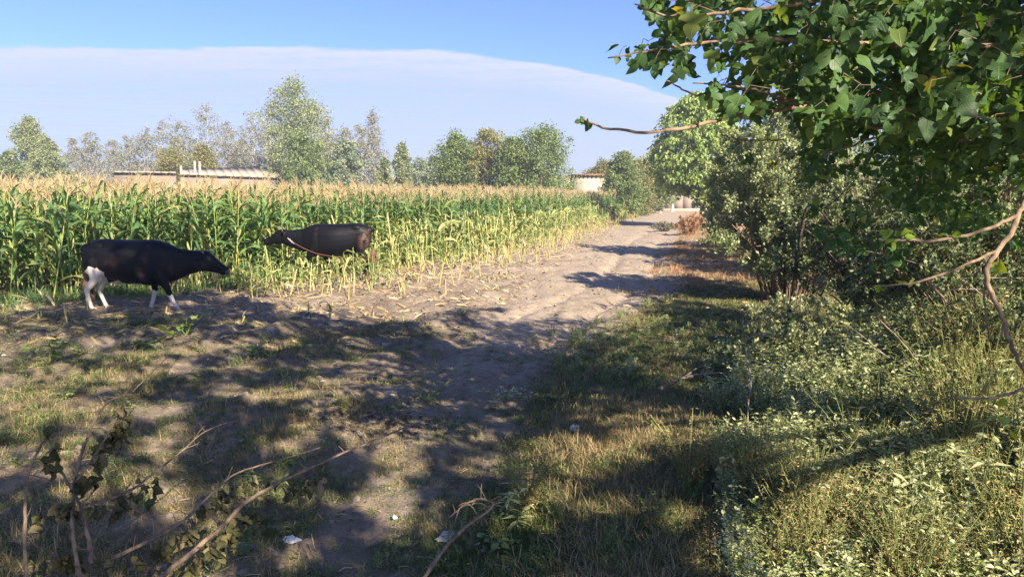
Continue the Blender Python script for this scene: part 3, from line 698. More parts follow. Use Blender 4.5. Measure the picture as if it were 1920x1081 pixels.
scatter_stuff('short_grass', np.column_stack([X, Y, ground_z(X, Y)]), eul(n, 0.15), rng.uniform(0.5, 1.1, n) * (0.65 + 0.5 * g), tg, idx,
              'short green and dry grass growing in patches over the ground', 'grass')
n = 11000
Y = 2.4 + 11 * rng.random(n)**1.25; X = rng.uniform(0.3, 1, n) * (Y * 0.74 + 1.2)
w = weed_w(X, Y) * smooth(0.30, 0.44, fbm(X * 2.1, Y * 2.1, 3, 99)); ok = rng.random(n) < w; X, Y = X[ok], Y[ok]; n = len(X)
kindn = fbm(X * 1.3, Y * 1.3, 2, 95)
idx = np.where(kindn < 0.40, rng.choice([2, 0, 4, 0], n), np.where(kindn < 0.56, rng.choice([0, 3, 3, 1], n), rng.choice([3, 1, 3, 0], n)))
wpx, wpy = to_px(X, Y, 0.3); brown = np.zeros(n, bool)
for cx, cy, a_, b_ in ((1500, 960, 70, 90), (1290, 760, 50, 90), (1820, 800, 90, 150), (1640, 850, 50, 50), (1420, 880, 40, 50), (1700, 1040, 40, 60), (1900, 1000, 60, 80)):
    brown |= (((wpx - cx) / a_)**2 + ((wpy - cy) / b_)**2 < 0.05 + 0.7 * kindn)
idx = np.where(brown & (rng.random(n) < 0.8), 4, idx)
mound = np.clip(0.75 + 0.18 * (X - 1.2), 0.6, 1.5)
scatter_stuff('weed_undergrowth', np.column_stack([X, Y, ground_z(X, Y) - 0.01 + 0.32 * smooth(1.6, 3.8, X) * smooth(3.0, 6.5, Y)]), eul(n, 0.2), rng.uniform(0.65, 1.3, n) * mound * np.where(brown, 1.25, 1), hb, idx,
              'tangle of pale green weeds covering the ground at the lower right', 'weeds')
# low herbs and taller tufts here and there in the grass
n = 5200
Y = 3.0 + 13 * rng.random(n)**1.3; X = rng.uniform(-1, 1, n) * (Y * 0.74 + 0.4)
g = grass_w(X, Y); px, py = to_px(X, Y)
zone = inpoly(px, py, [(1060, 620), (1250, 560), (1420, 600), (1400, 760), (1150, 730), (1000, 690)])
w = np.where(zone, 0.85, 0.10 * g); ok = rng.random(n) < w; X, Y = X[ok], Y[ok]; zone = zone[ok]; n = len(X)
idx = np.where(zone, rng.choice([5, 5, 3], n), rng.choice([5, 5, 1], n))
scatter_stuff('low_herbs', np.column_stack([X, Y, ground_z(X, Y)]), eul(n, 0.2), rng.uniform(0.4, 0.85, n), hb, idx,
              'low green herbs scattered through the grass beside the track', 'herbs')
# rusty dry grass along the right of the track, far down
n = 4600
Y = rng.uniform(13, 46, n); X = track_r(Y) + rng.uniform(-1.1, 2.0, n)
w = smooth(14, 18, Y) * fbm(X * 0.9, Y * 0.5, 2, 33); ok = rng.random(n) < w * 0.85; X, Y = X[ok], Y[ok]; n = len(X)
rg = [tuft(30, 40, 0.09, 0.1, M_RUST, 2.0), tuft(31, 40, 0.16, 0.1, M_DRYGRASS, 2.0), tuft(32, 46, 0.3, 0.09, M_RUST, 2.0, 0.2)]
scatter_stuff('rusty_grass', np.column_stack([X, Y, ground_z(X, Y)]), eul(n, 0.15), rng.uniform(0.6, 1.2, n), rg, rng.choice([0, 0, 0, 1, 1, 2], n, p=[.2, .2, .2, .15, .2, .05]),
              'rust brown dry grass along the right side of the track', 'dry grass')
# green regrowth and fallen leaves at the foot of the corn behind the cows
n = 2600
Y = rng.uniform(12.6, 26, n); X = edge_x(Y) + rng.uniform(-1.0, 1.6, n)
reg = [tuft(40, 16, 0.4, 0.05, M_CORNLEAF, 3.5, 0.4), tuft(41, 14, 0.25, 0.08, M_CORNLEAF, 3.0, 0.8)]
ok = (rng.random(n) < 0.45 * smooth(1.9, 0.2, X - edge_x(Y)) + 0.1) & ~((X > -8.0) & (X < -4.9) & (Y > 12.2) & (Y < 13.6)); X, Y = X[ok], Y[ok]; n = len(X)
scatter_stuff('corn_regrowth', np.column_stack([X, Y, ground_z(X, Y)]), eul(n, 0.2), rng.uniform(0.5, 1.2, n), reg, rng.integers(0, 2, n),
              'green grass and trampled corn leaves at the foot of the corn', 'regrowth')

# ------------------------------------------------------------------ trees and shrubs
def crown_tree(name, label, cat, group, loc, H, prof, nclus, per, leaf, lsize, mleaf, mbark, clus_r=0.12, trunk_r=0.03, base=0.12, limbs=14, seed=0, zb=0.2, twig=False, lean=0.0, twigr=1.0, lump=1.0):
    """tapered trunk, limbs to clumps, clumps of leaves through the crown's volume. prof(t) -> half width as fraction of H"""
    r = np.random.default_rng(seed); root = empty(name, loc)
    t = r.random(nclus * 3); t = base + (1 - base) * t; w = prof((t - base) / (1 - base))
    keep = r.random(len(t)) < w / w.max() + 0.08; t, w = t[keep][:nclus], w[keep][:nclus]
    k = len(t); a = r.random(k) * 6.283; rad = w * np.sqrt(r.random(k)) * (0.9 + 0.35 * r.normal(0, 0.5, k)) * H
    sub = (vnoise(a * 1.6 + seed, t * 7, seed) - 0.5); rad = np.abs(rad * (1 + lump * sub))
    C = np.stack([np.cos(a) * rad + lean * t * H, np.sin(a) * rad, t * H + r.normal(0, 0.01, k) * H], 1)
    tr = MB(); n = 8; tt = np.linspace(0, 0.93, n)
    tp = np.stack([np.sin(tt * 5 + seed) * 0.012 * H + lean * tt * H, np.cos(tt * 4 + seed) * 0.012 * H, tt * H - 0.1], 1)
    tr.tube(tp, np.linspace(trunk_r * H, trunk_r * H * 0.14, n), 6)
    sel = r.choice(k, min(limbs, k), replace=False)
    for i in sel:
        c = C[i]; z0 = max(base * 0.7 * H, c[2] - np.hypot(c[0], c[1]) * r.uniform(0.7, 1.3)); q = min(z0 / H, 0.88)
        s0 = np.array([np.interp(q, tt, tp[:, j]) for j in range(3)])
        m = s0 * 0.45 + c * 0.55 + r.normal(0, 0.015 * H, 3)
        rr = trunk_r * H * (1 - q) * 0.35 * twigr + 0.0012 * H * twigr
        tr.tube([s0, m, c], [rr, rr * 0.6, rr * 0.2], 4, cap=False)
    tr.build('trunk', mbark, root)
    N_ = k * per; ci = np.repeat(np.arange(k), per)
    d = rand_dirs(N_) * (r.random(N_)**0.45)[:, None] * clus_r * H * r.uniform(0.6, 1.3, k)[ci][:, None]; d[:, 2] *= 0.75
    pos = C[ci] + d; pos[:, 2] = np.maximum(pos[:, 2], 0.02 * H)
    tip = rand_dirs(N_, -0.25); nrm = rand_dirs(N_, 0.9)
    cr = MB(); cr.scatter(leaf, pos, tip, nrm, lsize * r.uniform(0.6, 1.3, N_), 0)
    cr.build('crown', mleaf, root)
    tag(root, label, cat, group); return root
ovoid = lambda s: 0.30 * np.sin(np.pi * np.clip(s * 0.9 + 0.08, 0, 1))**0.7
poplar = lambda s: 0.20 * np.sin(np.pi * np.clip(s * 0.88 + 0.10, 0, 1))**0.8
column = lambda s: 0.13 * np.sin(np.pi * np.clip(s * 0.93 + 0.05, 0, 1))**0.6
roundp = lambda s: 0.46 * np.sin(np.pi * np.clip(s * 0.82 + 0.16, 0, 1))**0.55
def far_tree(px, top, D, wpx, kind, label, group=None, seed=0, zoff=0.0, **kw):
    X = (px - 960) / FPX * D; H = CAM_H + (366 - top) / FPX * D - zoff
    W = wpx * 1.22 / FPX * D / 2 / H
    def pf(base): m = base(np.linspace(0, 1, 50)).max(); return lambda s: base(s) / m * W
    loc = (X, D, zoff)
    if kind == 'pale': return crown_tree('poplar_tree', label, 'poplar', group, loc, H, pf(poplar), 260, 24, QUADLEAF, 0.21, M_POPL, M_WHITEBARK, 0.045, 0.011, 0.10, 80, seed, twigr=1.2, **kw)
    if kind == 'green': return crown_tree('poplar_tree', label, 'poplar', group, loc, H, pf(poplar), 340, 66, QUADLEAF, 0.23, M_POPG, M_WHITEBARK, 0.07, 0.014, 0.06, 50, seed, **kw)
    if kind == 'column': return crown_tree('columnar_poplar', label, 'poplar', group, loc, H, pf(column), 260, 40, QUADLEAF, 0.22, M_POPG, M_WHITEBARK, 0.045, 0.012, 0.03, 20, seed, lump=0.2, **kw)
    if kind == 'orch': return crown_tree('orchard_tree', label, 'tree', group, loc, H, pf(roundp), 300, 62, QUADLEAF, 0.19, M_ORCH, M_BARK, 0.10, 0.02, 0.04, 26, seed, **kw)
    if kind == 'brown': return crown_tree('orchard_tree', label, 'tree', group, loc, H, pf(roundp), 300, 62, QUADLEAF, 0.19, M_ORCHB, M_BARK, 0.10, 0.02, 0.04, 26, seed, **kw)
    if kind == 'dark': return crown_tree('bushy_tree', label, 'tree', group, loc, H, pf(roundp), 220, 50, QUADLEAF, 0.26, M_ORCH, M_BARK, 0.09, 0.02, 0.03, 20, seed, **kw)
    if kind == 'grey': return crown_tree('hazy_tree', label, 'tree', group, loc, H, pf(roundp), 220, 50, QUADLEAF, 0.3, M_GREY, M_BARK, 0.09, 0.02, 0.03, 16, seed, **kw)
PG = 'pale poplars behind the long shed'
pale = [(150, 262, 104, 46), (182, 248, 100, 60), (222, 262, 106, 55), (252, 258, 101, 58), (285, 240, 99, 60), (318, 232, 104, 66), (352, 228, 97, 64), (398, 200, 96, 96),
        (438, 232, 101, 62), (482, 212, 95, 76), (515, 190, 98, 80), (598, 196, 97, 72), (620, 225, 94, 56), (652, 240, 93, 56), (680, 238, 96, 58), (340, 262, 92, 60), (465, 262, 104, 60)]
plabels = ['second pale poplar from the left edge of the row', 'pale thin poplar with open crown left in the row', 'pale feathery poplar above the left end of the low shed', 'pale feathery poplar above the middle of the low shed',
           'thin whitish poplar right of the low shed middle', 'whitish poplar rising above the right end of the low shed', 'pale poplar directly left of the flues', 'tall wide pale poplar above the two flues',
           'pale poplar above the left half of the tan roof', 'tall pale poplar above the middle of the tan roof', 'pale poplar left of the big green poplar', 'pale poplar right behind the big green poplar',
           'sparse poplar just right of the big green poplar', 'whitish poplar midway between the big green and the slender pointed one', 'sparse grey poplar beside the slender pointed one', 'low pale poplar standing closest above the shed gap', 'short pale poplar behind the tan roof']
for i, (a, b_, c, d) in enumerate(pale): far_tree(a, b_, c, d, 'pale', plabels[i], PG, 40 + i)
far_tree(704, 212, 90, 44, 'pale', 'slender pointed white poplar at the right end of the row', PG, 80)
far_tree(72, 224, 88, 74, 'green', 'grey green poplar with visible white limbs at the far left', None, 81)
far_tree(100, 262, 84, 56, 'green', 'bushy olive poplar beside the far left poplar', None, 82)
far_tree(28, 285, 86, 60, 'dark', 'dark low tree at the left edge behind the corn', None, 83)
far_tree(562, 158, 84, 118, 'green', 'tallest poplar with dense green crown beside the tan shed roof', None, 84)
far_tree(575, 250, 80, 96, 'dark', 'dense green bushy tree at the foot of the tallest poplar', None, 96)
far_tree(330, 282, 80, 66, 'brown', 'small yellow green tree in front of the flues', None, 85)
far_tree(388, 275, 79, 40, 'brown', 'small olive tree behind the flues', None, 97)
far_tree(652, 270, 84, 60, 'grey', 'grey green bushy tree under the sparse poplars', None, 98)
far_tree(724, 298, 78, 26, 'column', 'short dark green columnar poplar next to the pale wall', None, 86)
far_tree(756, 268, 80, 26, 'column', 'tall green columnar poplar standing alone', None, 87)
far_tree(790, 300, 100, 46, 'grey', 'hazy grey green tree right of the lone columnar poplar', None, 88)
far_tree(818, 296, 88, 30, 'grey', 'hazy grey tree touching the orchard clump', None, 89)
far_tree(858, 254, 62, 74, 'orch', 'leftmost green tree of the orchard clump', None, 90)
far_tree(912, 248, 63, 96, 'brown', 'orchard tree with browning top in the middle of the clump', None, 91)
far_tree(962, 262, 60, 70, 'orch', 'olive green tree between the browning and the rightmost orchard tree', None, 99)
far_tree(1015, 242, 60, 112, 'orch', 'large dark green tree at the right of the orchard clump', None, 92)
far_tree(1128, 302, 82, 60, 'brown', 'low reddish brown tree behind the small cream house', None, 93)
far_tree(1165, 290, 66, 64, 'orch', 'round green tree right of the small cream house', None, 94)
far_tree(1196, 300, 74, 54, 'brown', 'pale olive tree above the end of the cornfield', None, 95)

# bright green walnut like tree down the track, with drooping leaf sprays
def bright_tree():
    root = empty('broadleaf_tree', (12.4, 48, 0)); r = np.random.default_rng(3); tr, cr = MB(), MB()
    tr.tube([(0, 0, -0.1), (0.05, 0, 1.6), (-0.2, 0.1, 3.8), (-0.4, 0.1, 6), (-0.4, 0, 8.0)], [0.2, 0.16, 0.13, 0.07, 0.02], 8)
    Ps, T, Nn = [], [], []
    for i in range(300):
        t = r.random(); z = 2.2 + 6.1 * t; rad = 2.5 * math.sin(math.pi * min(1, t * 0.78 + 0.2))**0.6 * (0.45 + 0.55 * math.sqrt(r.random())) ; a = r.random() * 6.283
        c = np.array([math.cos(a) * rad - 0.5, math.sin(a) * rad, z + 0.1]); s0 = np.array([-0.2, 0.05, max(1.6, z - rad * 0.5)])
        end = c + [math.cos(a) * 0.6, math.sin(a) * 0.6, -0.35]
        b_ = spline([s0, (s0 + c) / 2 + [0, 0, 0.2], c, end], 12); tr.tube(b_, np.linspace(0.035, 0.006, 12), 3, cap=False)
        for q in b_[4:]:
            for k in range(8): Ps.append(q + r.normal(0, 0.14, 3)); T.append([math.cos(a) * .5 + r.normal(0, .5), math.sin(a) * .5 + r.normal(0, .5), -0.75]); Nn.append(r.normal(0, 0.5, 3) + [0, 0, 0.8])
    cr.scatter(FOLD, np.array(Ps), np.array(T), np.array(Nn), r.uniform(0.14, 0.30, len(Ps)))
    tr.build('trunk', M_BARK, root); cr.build('crown', M_BRIGHT, root)
    tag(root, 'bright green tree with drooping leaf sprays right of the track', 'tree')
bright_tree()
far_tree(1236, 262, 84, 46, 'green', 'pale grey green tree left of and behind the bright green one', None, 101)
# whitewashed tree in front of the far wall
wt_ = crown_tree('roadside_tree', 'small roadside tree with whitewashed trunk before the far wall', 'tree', None, ((1258 - 960) / FPX * 93, 93, 0), 6.6, lambda s: 0.34 * np.sin(np.pi * np.clip(s * .9 + .08, 0, 1))**0.6, 130, 34, QUADLEAF, 0.26, M_ORCHB, M_WHITEBARK, 0.08, 0.035, 0.30, 20, 102)

def shrub(name, label, loc, rx, ry, H, nstem, nleaf, leaf, lsize, mleaf, mbark, seed=0, stemr=0.014, arch=0.35, upright=0.5, cat='shrub', inner=0.25, kids=True):
    """many arching stems from the base with leafy side twigs, leaves sit along them"""
    r = np.random.default_rng(seed); root = empty(name, loc); st = MB(); Q = []; D = []
    for i in range(nstem):
        a = r.random() * 6.283; rr = math.sqrt(r.random()); e = np.array([math.cos(a) * rx * rr, math.sin(a) * ry * rr, 0])
        top = H * math.sqrt(max(0.05, 1 - 0.75 * rr * rr)) * r.uniform(0.55, 1.08)
        p0 = e * 0.22 + np.append(r.normal(0, 0.06, 2), 0); p3 = e * 1.0 + [0, 0, top]
        mid = p0 * 0.5 + p3 * 0.5 - e * arch * 0.3 + [0, 0, top * 0.12] + r.normal(0, 0.05, 3)
        pts = spline([p0, mid, p3, p3 + e * 0.12 + r.normal(0, 0.08, 3) - [0, 0, arch * 0.25]], 16)
        st.tube(pts, np.linspace(stemr, 0.003, 16), 4, cap=False)
        for k in range(14):
            t = r.uniform(inner, 1.0); j = min(int(t * 15), 14); p = pts[j]; dd = rand_dirs(1, upright)[0]; l = r.uniform(0.12, 0.45) * (H / 3.2) * (1.15 - 0.5 * t)
            q = p + dd * l; tw = np.array([p, (p + q) / 2 + r.normal(0, 0.02, 3), q])
            if k % 3 == 0: st.tube(tw, [0.004, 0.003, 0.0015], 3, cap=False)
            Q.append(tw); D.append(dd)
    Q = np.array(Q); D = np.array(D); k = r.integers(0, len(Q), nleaf); t = r.random(nleaf)[:, None]
    pos = Q[k, 0] * (1 - t) + Q[k, 2] * t + r.normal(0, 0.028 * H / 3.2, (nleaf, 3)); pos[:, 2] = np.maximum(pos[:, 2], 0.02)
    lf = MB(); lf.scatter(leaf, pos, D[k] + rand_dirs(nleaf) * 0.9, rand_dirs(nleaf, 0.8), lsize * r.uniform(0.6, 1.3, nleaf))
    st.build('stems', mbark, root); lf.build('foliage', mleaf, root)
    tag(root, label, cat, 'shrubs along the right of the track'); return root
# silvery bushes right of the track, dark thicket close on the right
shrub('silvery_shrub', 'large silvery green bush bulging over the right edge of the track', (5.15, 13.6, 0), 1.45, 1.5, 3.5, 130, 100000, QUADLEAF, 0.056, M_SILVER, M_TWIG, 1)
shrub('silvery_shrub', 'silvery green bush behind the large one, nearer the bright tree', (7.9, 18.5, 0), 1.9, 2.0, 3.2, 120, 40000, QUADLEAF, 0.08, M_SILVER, M_TWIG, 2)
shrub('olive_shrub', 'tall olive green shrub rising above the silvery bushes', (8.6, 14.8, 0), 1.5, 1.6, 3.6, 90, 25000, QUADLEAF, 0.08, M_SILVER, M_TWIG, 3)
shrub('olive_shrub', 'olive shrub at the foot of the bright green tree', (10.2, 26.5, 0), 2.0, 2.6, 3.5, 80, 20000, QUADLEAF, 0.14, M_SILVER, M_TWIG, 4)
shrub('leafy_shrub', 'yellow green leafy shrub behind the olive shrub', (7.9, 22.5, 0), 1.7, 2.0, 4.9, 80, 26000, QUADLEAF, 0.13, M_HERB2, M_TWIG, 5)
shrub('silvery_shrub', 'small silvery bush at the right roadside before the far wall', (13.6, 47, 0), 2.0, 4.0, 4.0, 60, 22000, QUADLEAF, 0.17, M_SILVER, M_TWIG, 6)
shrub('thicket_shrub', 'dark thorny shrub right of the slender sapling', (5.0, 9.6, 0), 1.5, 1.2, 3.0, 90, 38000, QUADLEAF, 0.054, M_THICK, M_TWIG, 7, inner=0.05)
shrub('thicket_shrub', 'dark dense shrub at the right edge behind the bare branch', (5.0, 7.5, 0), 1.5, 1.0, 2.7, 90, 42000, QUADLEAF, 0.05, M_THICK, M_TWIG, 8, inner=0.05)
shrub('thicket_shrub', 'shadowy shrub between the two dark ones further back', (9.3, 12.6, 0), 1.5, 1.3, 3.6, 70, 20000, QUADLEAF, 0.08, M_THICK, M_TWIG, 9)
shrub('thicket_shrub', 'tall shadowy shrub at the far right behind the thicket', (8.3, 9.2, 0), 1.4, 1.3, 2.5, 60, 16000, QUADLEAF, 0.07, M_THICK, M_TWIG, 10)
shrub('bramble_bush', 'low grey green bramble at the right edge above the weeds', (3.9, 5.9, 0), 0.85, 0.9, 1.35, 60, 19000, QUADLEAF, 0.038, M_THICK, M_TWIG, 12, stemr=0.006, inner=0.05)
shrub('bramble_bush', 'pale green bramble mound rising beside the sapling foot', (3.1, 7.6, 0), 0.8, 0.8, 0.95, 70, 22000, QUADLEAF, 0.04, M_HERB, M_TWIG, 13, stemr=0.005, inner=0.05)
shrub('dry_bush', 'rust brown dry bush at the right edge of the track', ((1292 - 960) / FPX * 37, 37, 0), 0.75, 0.9, 1.05, 90, 9000, NARROW, 0.09, M_RUST, M_TWIG, 14, stemr=0.008, upright=1.5, inner=0.05)
shrub('dry_bush', 'small grey twiggy bush left of the rust brown bush', ((1243 - 960) / FPX * 41, 41, 0), 0.75, 0.5, 0.55, 70, 2600, NARROW, 0.08, M_POPL, M_TWIGD, 15, stemr=0.01)
shrub('olive_shrub', 'dark green shrub closing the right end of the cornfield', ((1185 - 960) / FPX * 86, 86, 0), 2.2, 2.2, 2.6, 50, 5000, FOLD, 0.2, M_ORCH, M_TWIG, 16)

def twig_tree(name, label, cat, paths, mat, part='branch'):
    """woody thing from pixel+distance paths; first point of the first path is its foot"""
    root = empty(name); f = None
    for i, (pts, r0, r1) in enumerate(paths):
        q = spline([P(*p) for p in pts], max(10, len(pts) * 6)); q = wiggle(q, r0 * 0.2)
        if f is None: f = q[0].copy(); root.location = f
        b = MB(); b.tube(q - f, np.linspace(r0, r1, len(q)), 7); b.build('trunk' if (i == 0 and part == 'branch' and 'sapling' in name) else part, mat, root, True)
    tag(root, label, cat); return root
twig_tree('dead_sapling', 'dark slender leafless sapling curving up before the silvery bush', 'sapling',
          [([(1474, 612, 9.2), (1484, 560, 9.2), (1496, 480, 9.1), (1506, 410, 9.0), (1522, 368, 8.9)], 0.030, 0.016),
           ([(1522, 368, 8.9), (1545, 350, 8.8), (1570, 345, 8.7)], 0.014, 0.004), ([(1522, 368, 8.9), (1560, 420, 8.9), (1600, 450, 9), (1640, 500, 9)], 0.010, 0.003),
           ([(1502, 432, 9.0), (1525, 414, 9.1), (1545, 408, 9.2)], 0.009, 0.003), ([(1496, 500, 9.1), (1530, 505, 9), (1570, 520, 8.8)], 0.007, 0.003),
           ([(1492, 515, 9.1), (1540, 528, 8.8), (1600, 560, 8.6)], 0.007, 0.003), ([(1506, 410, 9), (1560, 380, 8.5), (1610, 330, 8)], 0.008, 0.003)], M_TWIGD)

# ------------------------------------------------------------------ mulberry overhead
SHADE = [(-900, 505), (300, 500), (455, 520), (540, 590), (640, 628), (760, 612), (900, 575), (1010, 600), (1110, 560), (1225, 512), (1330, 505), (1430, 545), (1440, 610), (1370, 640), (1310, 730),
         (1270, 762), (1130, 758), (1090, 800), (1060, 880), (1110, 905), (1210, 875), (1270, 800), (1275, 860), (1240, 1000), (1230, 1300), (-1500, 1500)]
LIT = [(370, 655, 130, 9, -6), (620, 680, 70, 10, -8), (700, 640, 90, 12, -4), (850, 655, 60, 14, -10), (870, 620, 60, 10, 0), (500, 612, 60, 6, 0), (260, 668, 50, 5, -12), (1000, 640, 50, 9, -8), (160, 700, 90, 10, 4),
       (380, 690, 120, 10, -4), (700, 700, 50, 14, -10), (60, 790, 90, 22, -6), (260, 770, 120, 16, -6), (290, 830, 70, 26, -30), (560, 790, 60, 10, -6), (560, 720, 50, 8, -10), (1350, 605, 50, 12, 10), (1290, 590, 30, 8, 0),
       (970, 790, 26, 10, 0), (890, 780, 30, 8, 0), (900, 850, 18, 20, 0), (975, 915, 62, 95, 10), (1030, 860, 40, 50, 0), (1080, 950, 85, 16, -38), (1160, 790, 70, 22, 30), (960, 1040, 30, 30, 0), (730, 1000, 50, 18, -20),
       (800, 930, 25, 14, 0), (650, 940, 60, 14, -30), (860, 960, 40, 15, -20), (1010, 745, 40, 8, 0), (1400, 700, 30, 20, 0), (230, 1020, 30, 12, 0), (620, 600, 60, 6, 0), (1230, 690, 26, 9, 0), (1160, 660, 20, 8, 0), (980, 690, 40, 8, 0)]
def shade_mask(X, Y):
    px, py = to_px(X, Y, 0.0)
    wx = (fbm(X * 1.7, Y * 1.7, 2, 201) - 0.5) * 60; wy = (fbm(X * 1.7, Y * 1.7, 2, 205) - 0.5) * 26
    front = Y > 2.2
    m = np.where(front, inpoly(px + wx, py + wy * 0.5, SHADE), (X < 0.4 + (fbm(X, Y, 2, 7) - .5) * 2)).astype(float)
    for (cx, cy, a, b, deg) in LIT:
        c, s = math.cos(R(deg)), math.sin(R(deg)); dx, dy = px - cx + wx * 0.5, py - cy + wy * 0.25
        e = ((dx * c + dy * s) / a)**2 + ((-dx * s + dy * c) / b)**2
        m = m * np.where(front, smooth(0.65, 1.2, e), 1)
    holes = fbm(X * 2.3, Y * 2.3, 3, 207)
    return m * (holes < 0.55)
def leaf_cloud(mb, C, n, cr, size, tmpl, drop=-0.5, nb=0.8, mat=0):
    k = rng.integers(0, len(C), n); pos = C[k] + rand_dirs(n) * (rng.random(n)**0.5)[:, None] * cr
    tip = rand_dirs(n, drop); nrm = rand_dirs(n, nb); mb.scatter(tmpl, pos, tip, nrm, size * rng.uniform(0.65, 1.2, n), mat)
MUL = empty('mulberry_tree', (4.3, 2.5, 0)); F0 = np.array([4.3, 2.5, 0.0])
tag(MUL, 'large mulberry tree whose lobed leafy boughs hang over the path at the upper right', 'tree')
bt = MB(); bt.tube([(0, 0, -0.1), (0.05, 0.02, 1.0), (-0.05, 0.1, 2.1), (-0.2, 0.3, 3.2), (-0.1, 0.6, 4.6), (0.1, 0.6, 6.4)], [0.24, 0.19, 0.17, 0.13, 0.09, 0.03], 10); bt.build('trunk', M_BARK, MUL, True)
def crown_shadow(root, F0, boxes, step, leafsize, ncl):
    """unseen crown clumps, shaped to cast the ground shade: keeps the clumps whose shade falls on the shaded ground"""
    Cs = []
    for (cx, cy, cz, rx, ry, rz, nn) in boxes:
        d = rand_dirs(nn) * (rng.random(nn)**0.4)[:, None]; C = np.array([cx, cy, cz]) + d * [rx, ry, rz]; Cs.append(C)
    C = np.concatenate(Cs); t = C[:, 2] / SUN[2]; G = C[:, :2] - SUN[:2] * t[:, None]
    keep = shade_mask(G[:, 0], G[:, 1]) > 0.5
    vx, vy = to_px(C[:, 0], C[:, 1], C[:, 2]); d = C[:, 1]
    infr = (C[:, 1] > 0.3) & (vy > -40) & (vx < 1960) & (vx > -40)
    tb = (C[:, 2] - 2.6) / SUN[2]; B2 = C[:, :2] - SUN[:2] * tb[:, None]
    over = (B2[:, 0] > 0.3) & (B2[:, 0] < 4.2) & (B2[:, 1] > 2.2) & (B2[:, 1] < 5.2) & (fbm(B2[:, 0] * 2.2, B2[:, 1] * 2.2, 2, 411) > 0.36)  # clumps dropped here so sun reaches the boughs in view
    return C[keep & ~infr & ~over]
Cm = crown_shadow(MUL, F0, [(2.2, 3.6, 5.8, 4.4, 4.2, 2.4, 7600), (-0.4, 4.6, 6.9, 3.4, 3.0, 1.8, 4200), (4.0, 0.6, 4.4, 2.6, 2.6, 2.0, 3000)], 0, 0.13, 0)  # out of view; boxes placed for the shade they throw on the left soil
lm = MB(); leaf_cloud(lm, Cm, int(len(Cm) * 3.2), 0.15, 0.14, FOLD)
lm.build('upper_crown', M_MULB, MUL).location = -Vector(F0)
bt = MB()
for i in rng.choice(len(Cm), 90, replace=False):
    c = Cm[i] - F0; z0 = min(max(1.9, c[2] * 0.55), 5.8); s0 = np.array([-0.1, 0.4 * z0 / 5, z0]); q = spline([s0, s0 * 0.5 + c * 0.5 + [0, 0, 0.25], c], 10)
    if np.any([(lambda a: a[1] > 20 and a[0] < 1900)(to_px(*(p + F0))) for p in q if p[1] + F0[1] > 0.5]): continue
    bt.tube(wiggle(q, 0.02), np.linspace(0.04, 0.008, 10), 5, cap=False)
bt.build('limbs', M_BARK, MUL)
# a second tree stands behind the photographer, to the right; unseen, its crown is shaped to shade the near ground
TB = empty('mulberry_tree', (3.6, -4.6, 0)); FB = np.array([3.6, -4.6, 0.0])
tag(TB, 'tall mulberry tree behind the viewpoint whose shade falls on the near path', 'tree')
Cb = crown_shadow(TB, FB, [(5.6, -3.6, 5.6, 5.0, 4.0, 2.9, 12000)], 0, 0.14, 0)
Cb = Cb[rng.random(len(Cb)) < 0.8]
b = MB(); b.tube([(0, 0, -0.1), (0.1, 0, 1.6), (-0.1, 0.1, 3.2), (0, 0, 7.2)], [0.26, 0.2, 0.16, 0.04], 10); b.build('trunk', M_BARK, TB, True)
b = MB(); leaf_cloud(b, Cb, len(Cb) * 4, 0.16, 0.15, FOLD); b.build('crown', M_MULB, TB).location = -Vector(FB)
b = MB()
for i in rng.choice(len(Cb), 60, replace=False):
    c = Cb[i] - FB; s0 = np.array([0, 0, min(max(2.0, c[2] * 0.6), 6)]); b.tube(wiggle(spline([s0, (s0 + c) / 2 + [0, 0, .2], c], 8), 0.03), np.linspace(0.05, 0.01, 8), 5, cap=False)
b.build('limbs', M_BARK, TB)

# the boughs in view: visible woody branches and twigs, each with its leaves
boughs = [  # path of (px, py, distance), thickness
    ([(2050, 190, 3.6), (1850, 205, 3.5), (1560, 199, 3.3), (1400, 214, 3.2), (1280, 240, 3.1), (1200, 246, 3.05), (1130, 238, 3.0), (1094, 222, 2.98)], 0.014, 0.0035),
    ([(1640, 200, 3.4), (1500, 192, 3.3), (1400, 190, 3.2), (1310, 178, 3.15), (1250, 150, 3.1)], 0.009, 0.003),
    ([(1500, 192, 3.3), (1440, 175, 3.2), (1370, 160, 3.1), (1300, 155, 3.0)], 0.007, 0.003),
    ([(2050, 60, 3.2), (1800, 90, 3.2), (1500, 75, 3.1), (1320, 80, 3.0), (1220, 95, 2.95), (1140, 108, 2.9)], 0.013, 0.003),
    ([(2050, -60, 3.0), (1700, -20, 3.0), (1400, 20, 2.9), (1260, 30, 2.9), (1190, 8, 2.85)], 0.012, 0.003),
    ([(1960, 160, 3.4), (1780, 146, 3.2), (1705, 122, 3.1)], 0.009, 0.006),
    ([(1560, 199, 3.3), (1650, 240, 3.5), (1800, 262, 3.9), (2000, 300, 4.3)], 0.006, 0.01),
    ([(1620, 175, 3.5), (1740, 168, 3.5), (1850, 176, 3.6)], 0.005, 0.006),
    ([(1545, 290, 3.7), (1600, 272, 3.7), (1700, 240, 3.8), (1900, 210, 4)], 0.004, 0.009),
    ([(1470, 262, 3.6), (1400, 262, 3.5), (1350, 252, 3.5)], 0.004, 0.003)]
leafQ = []; bb = MB()
for pts, r0, r1 in boughs:
    q = wiggle(spline([P(*p) for p in pts], 30), 0.003); bb = MB(); bb.tube(q - F0, np.linspace(r0, r1, 30), 6); bb.build('bough', M_TWIG, MUL, True)
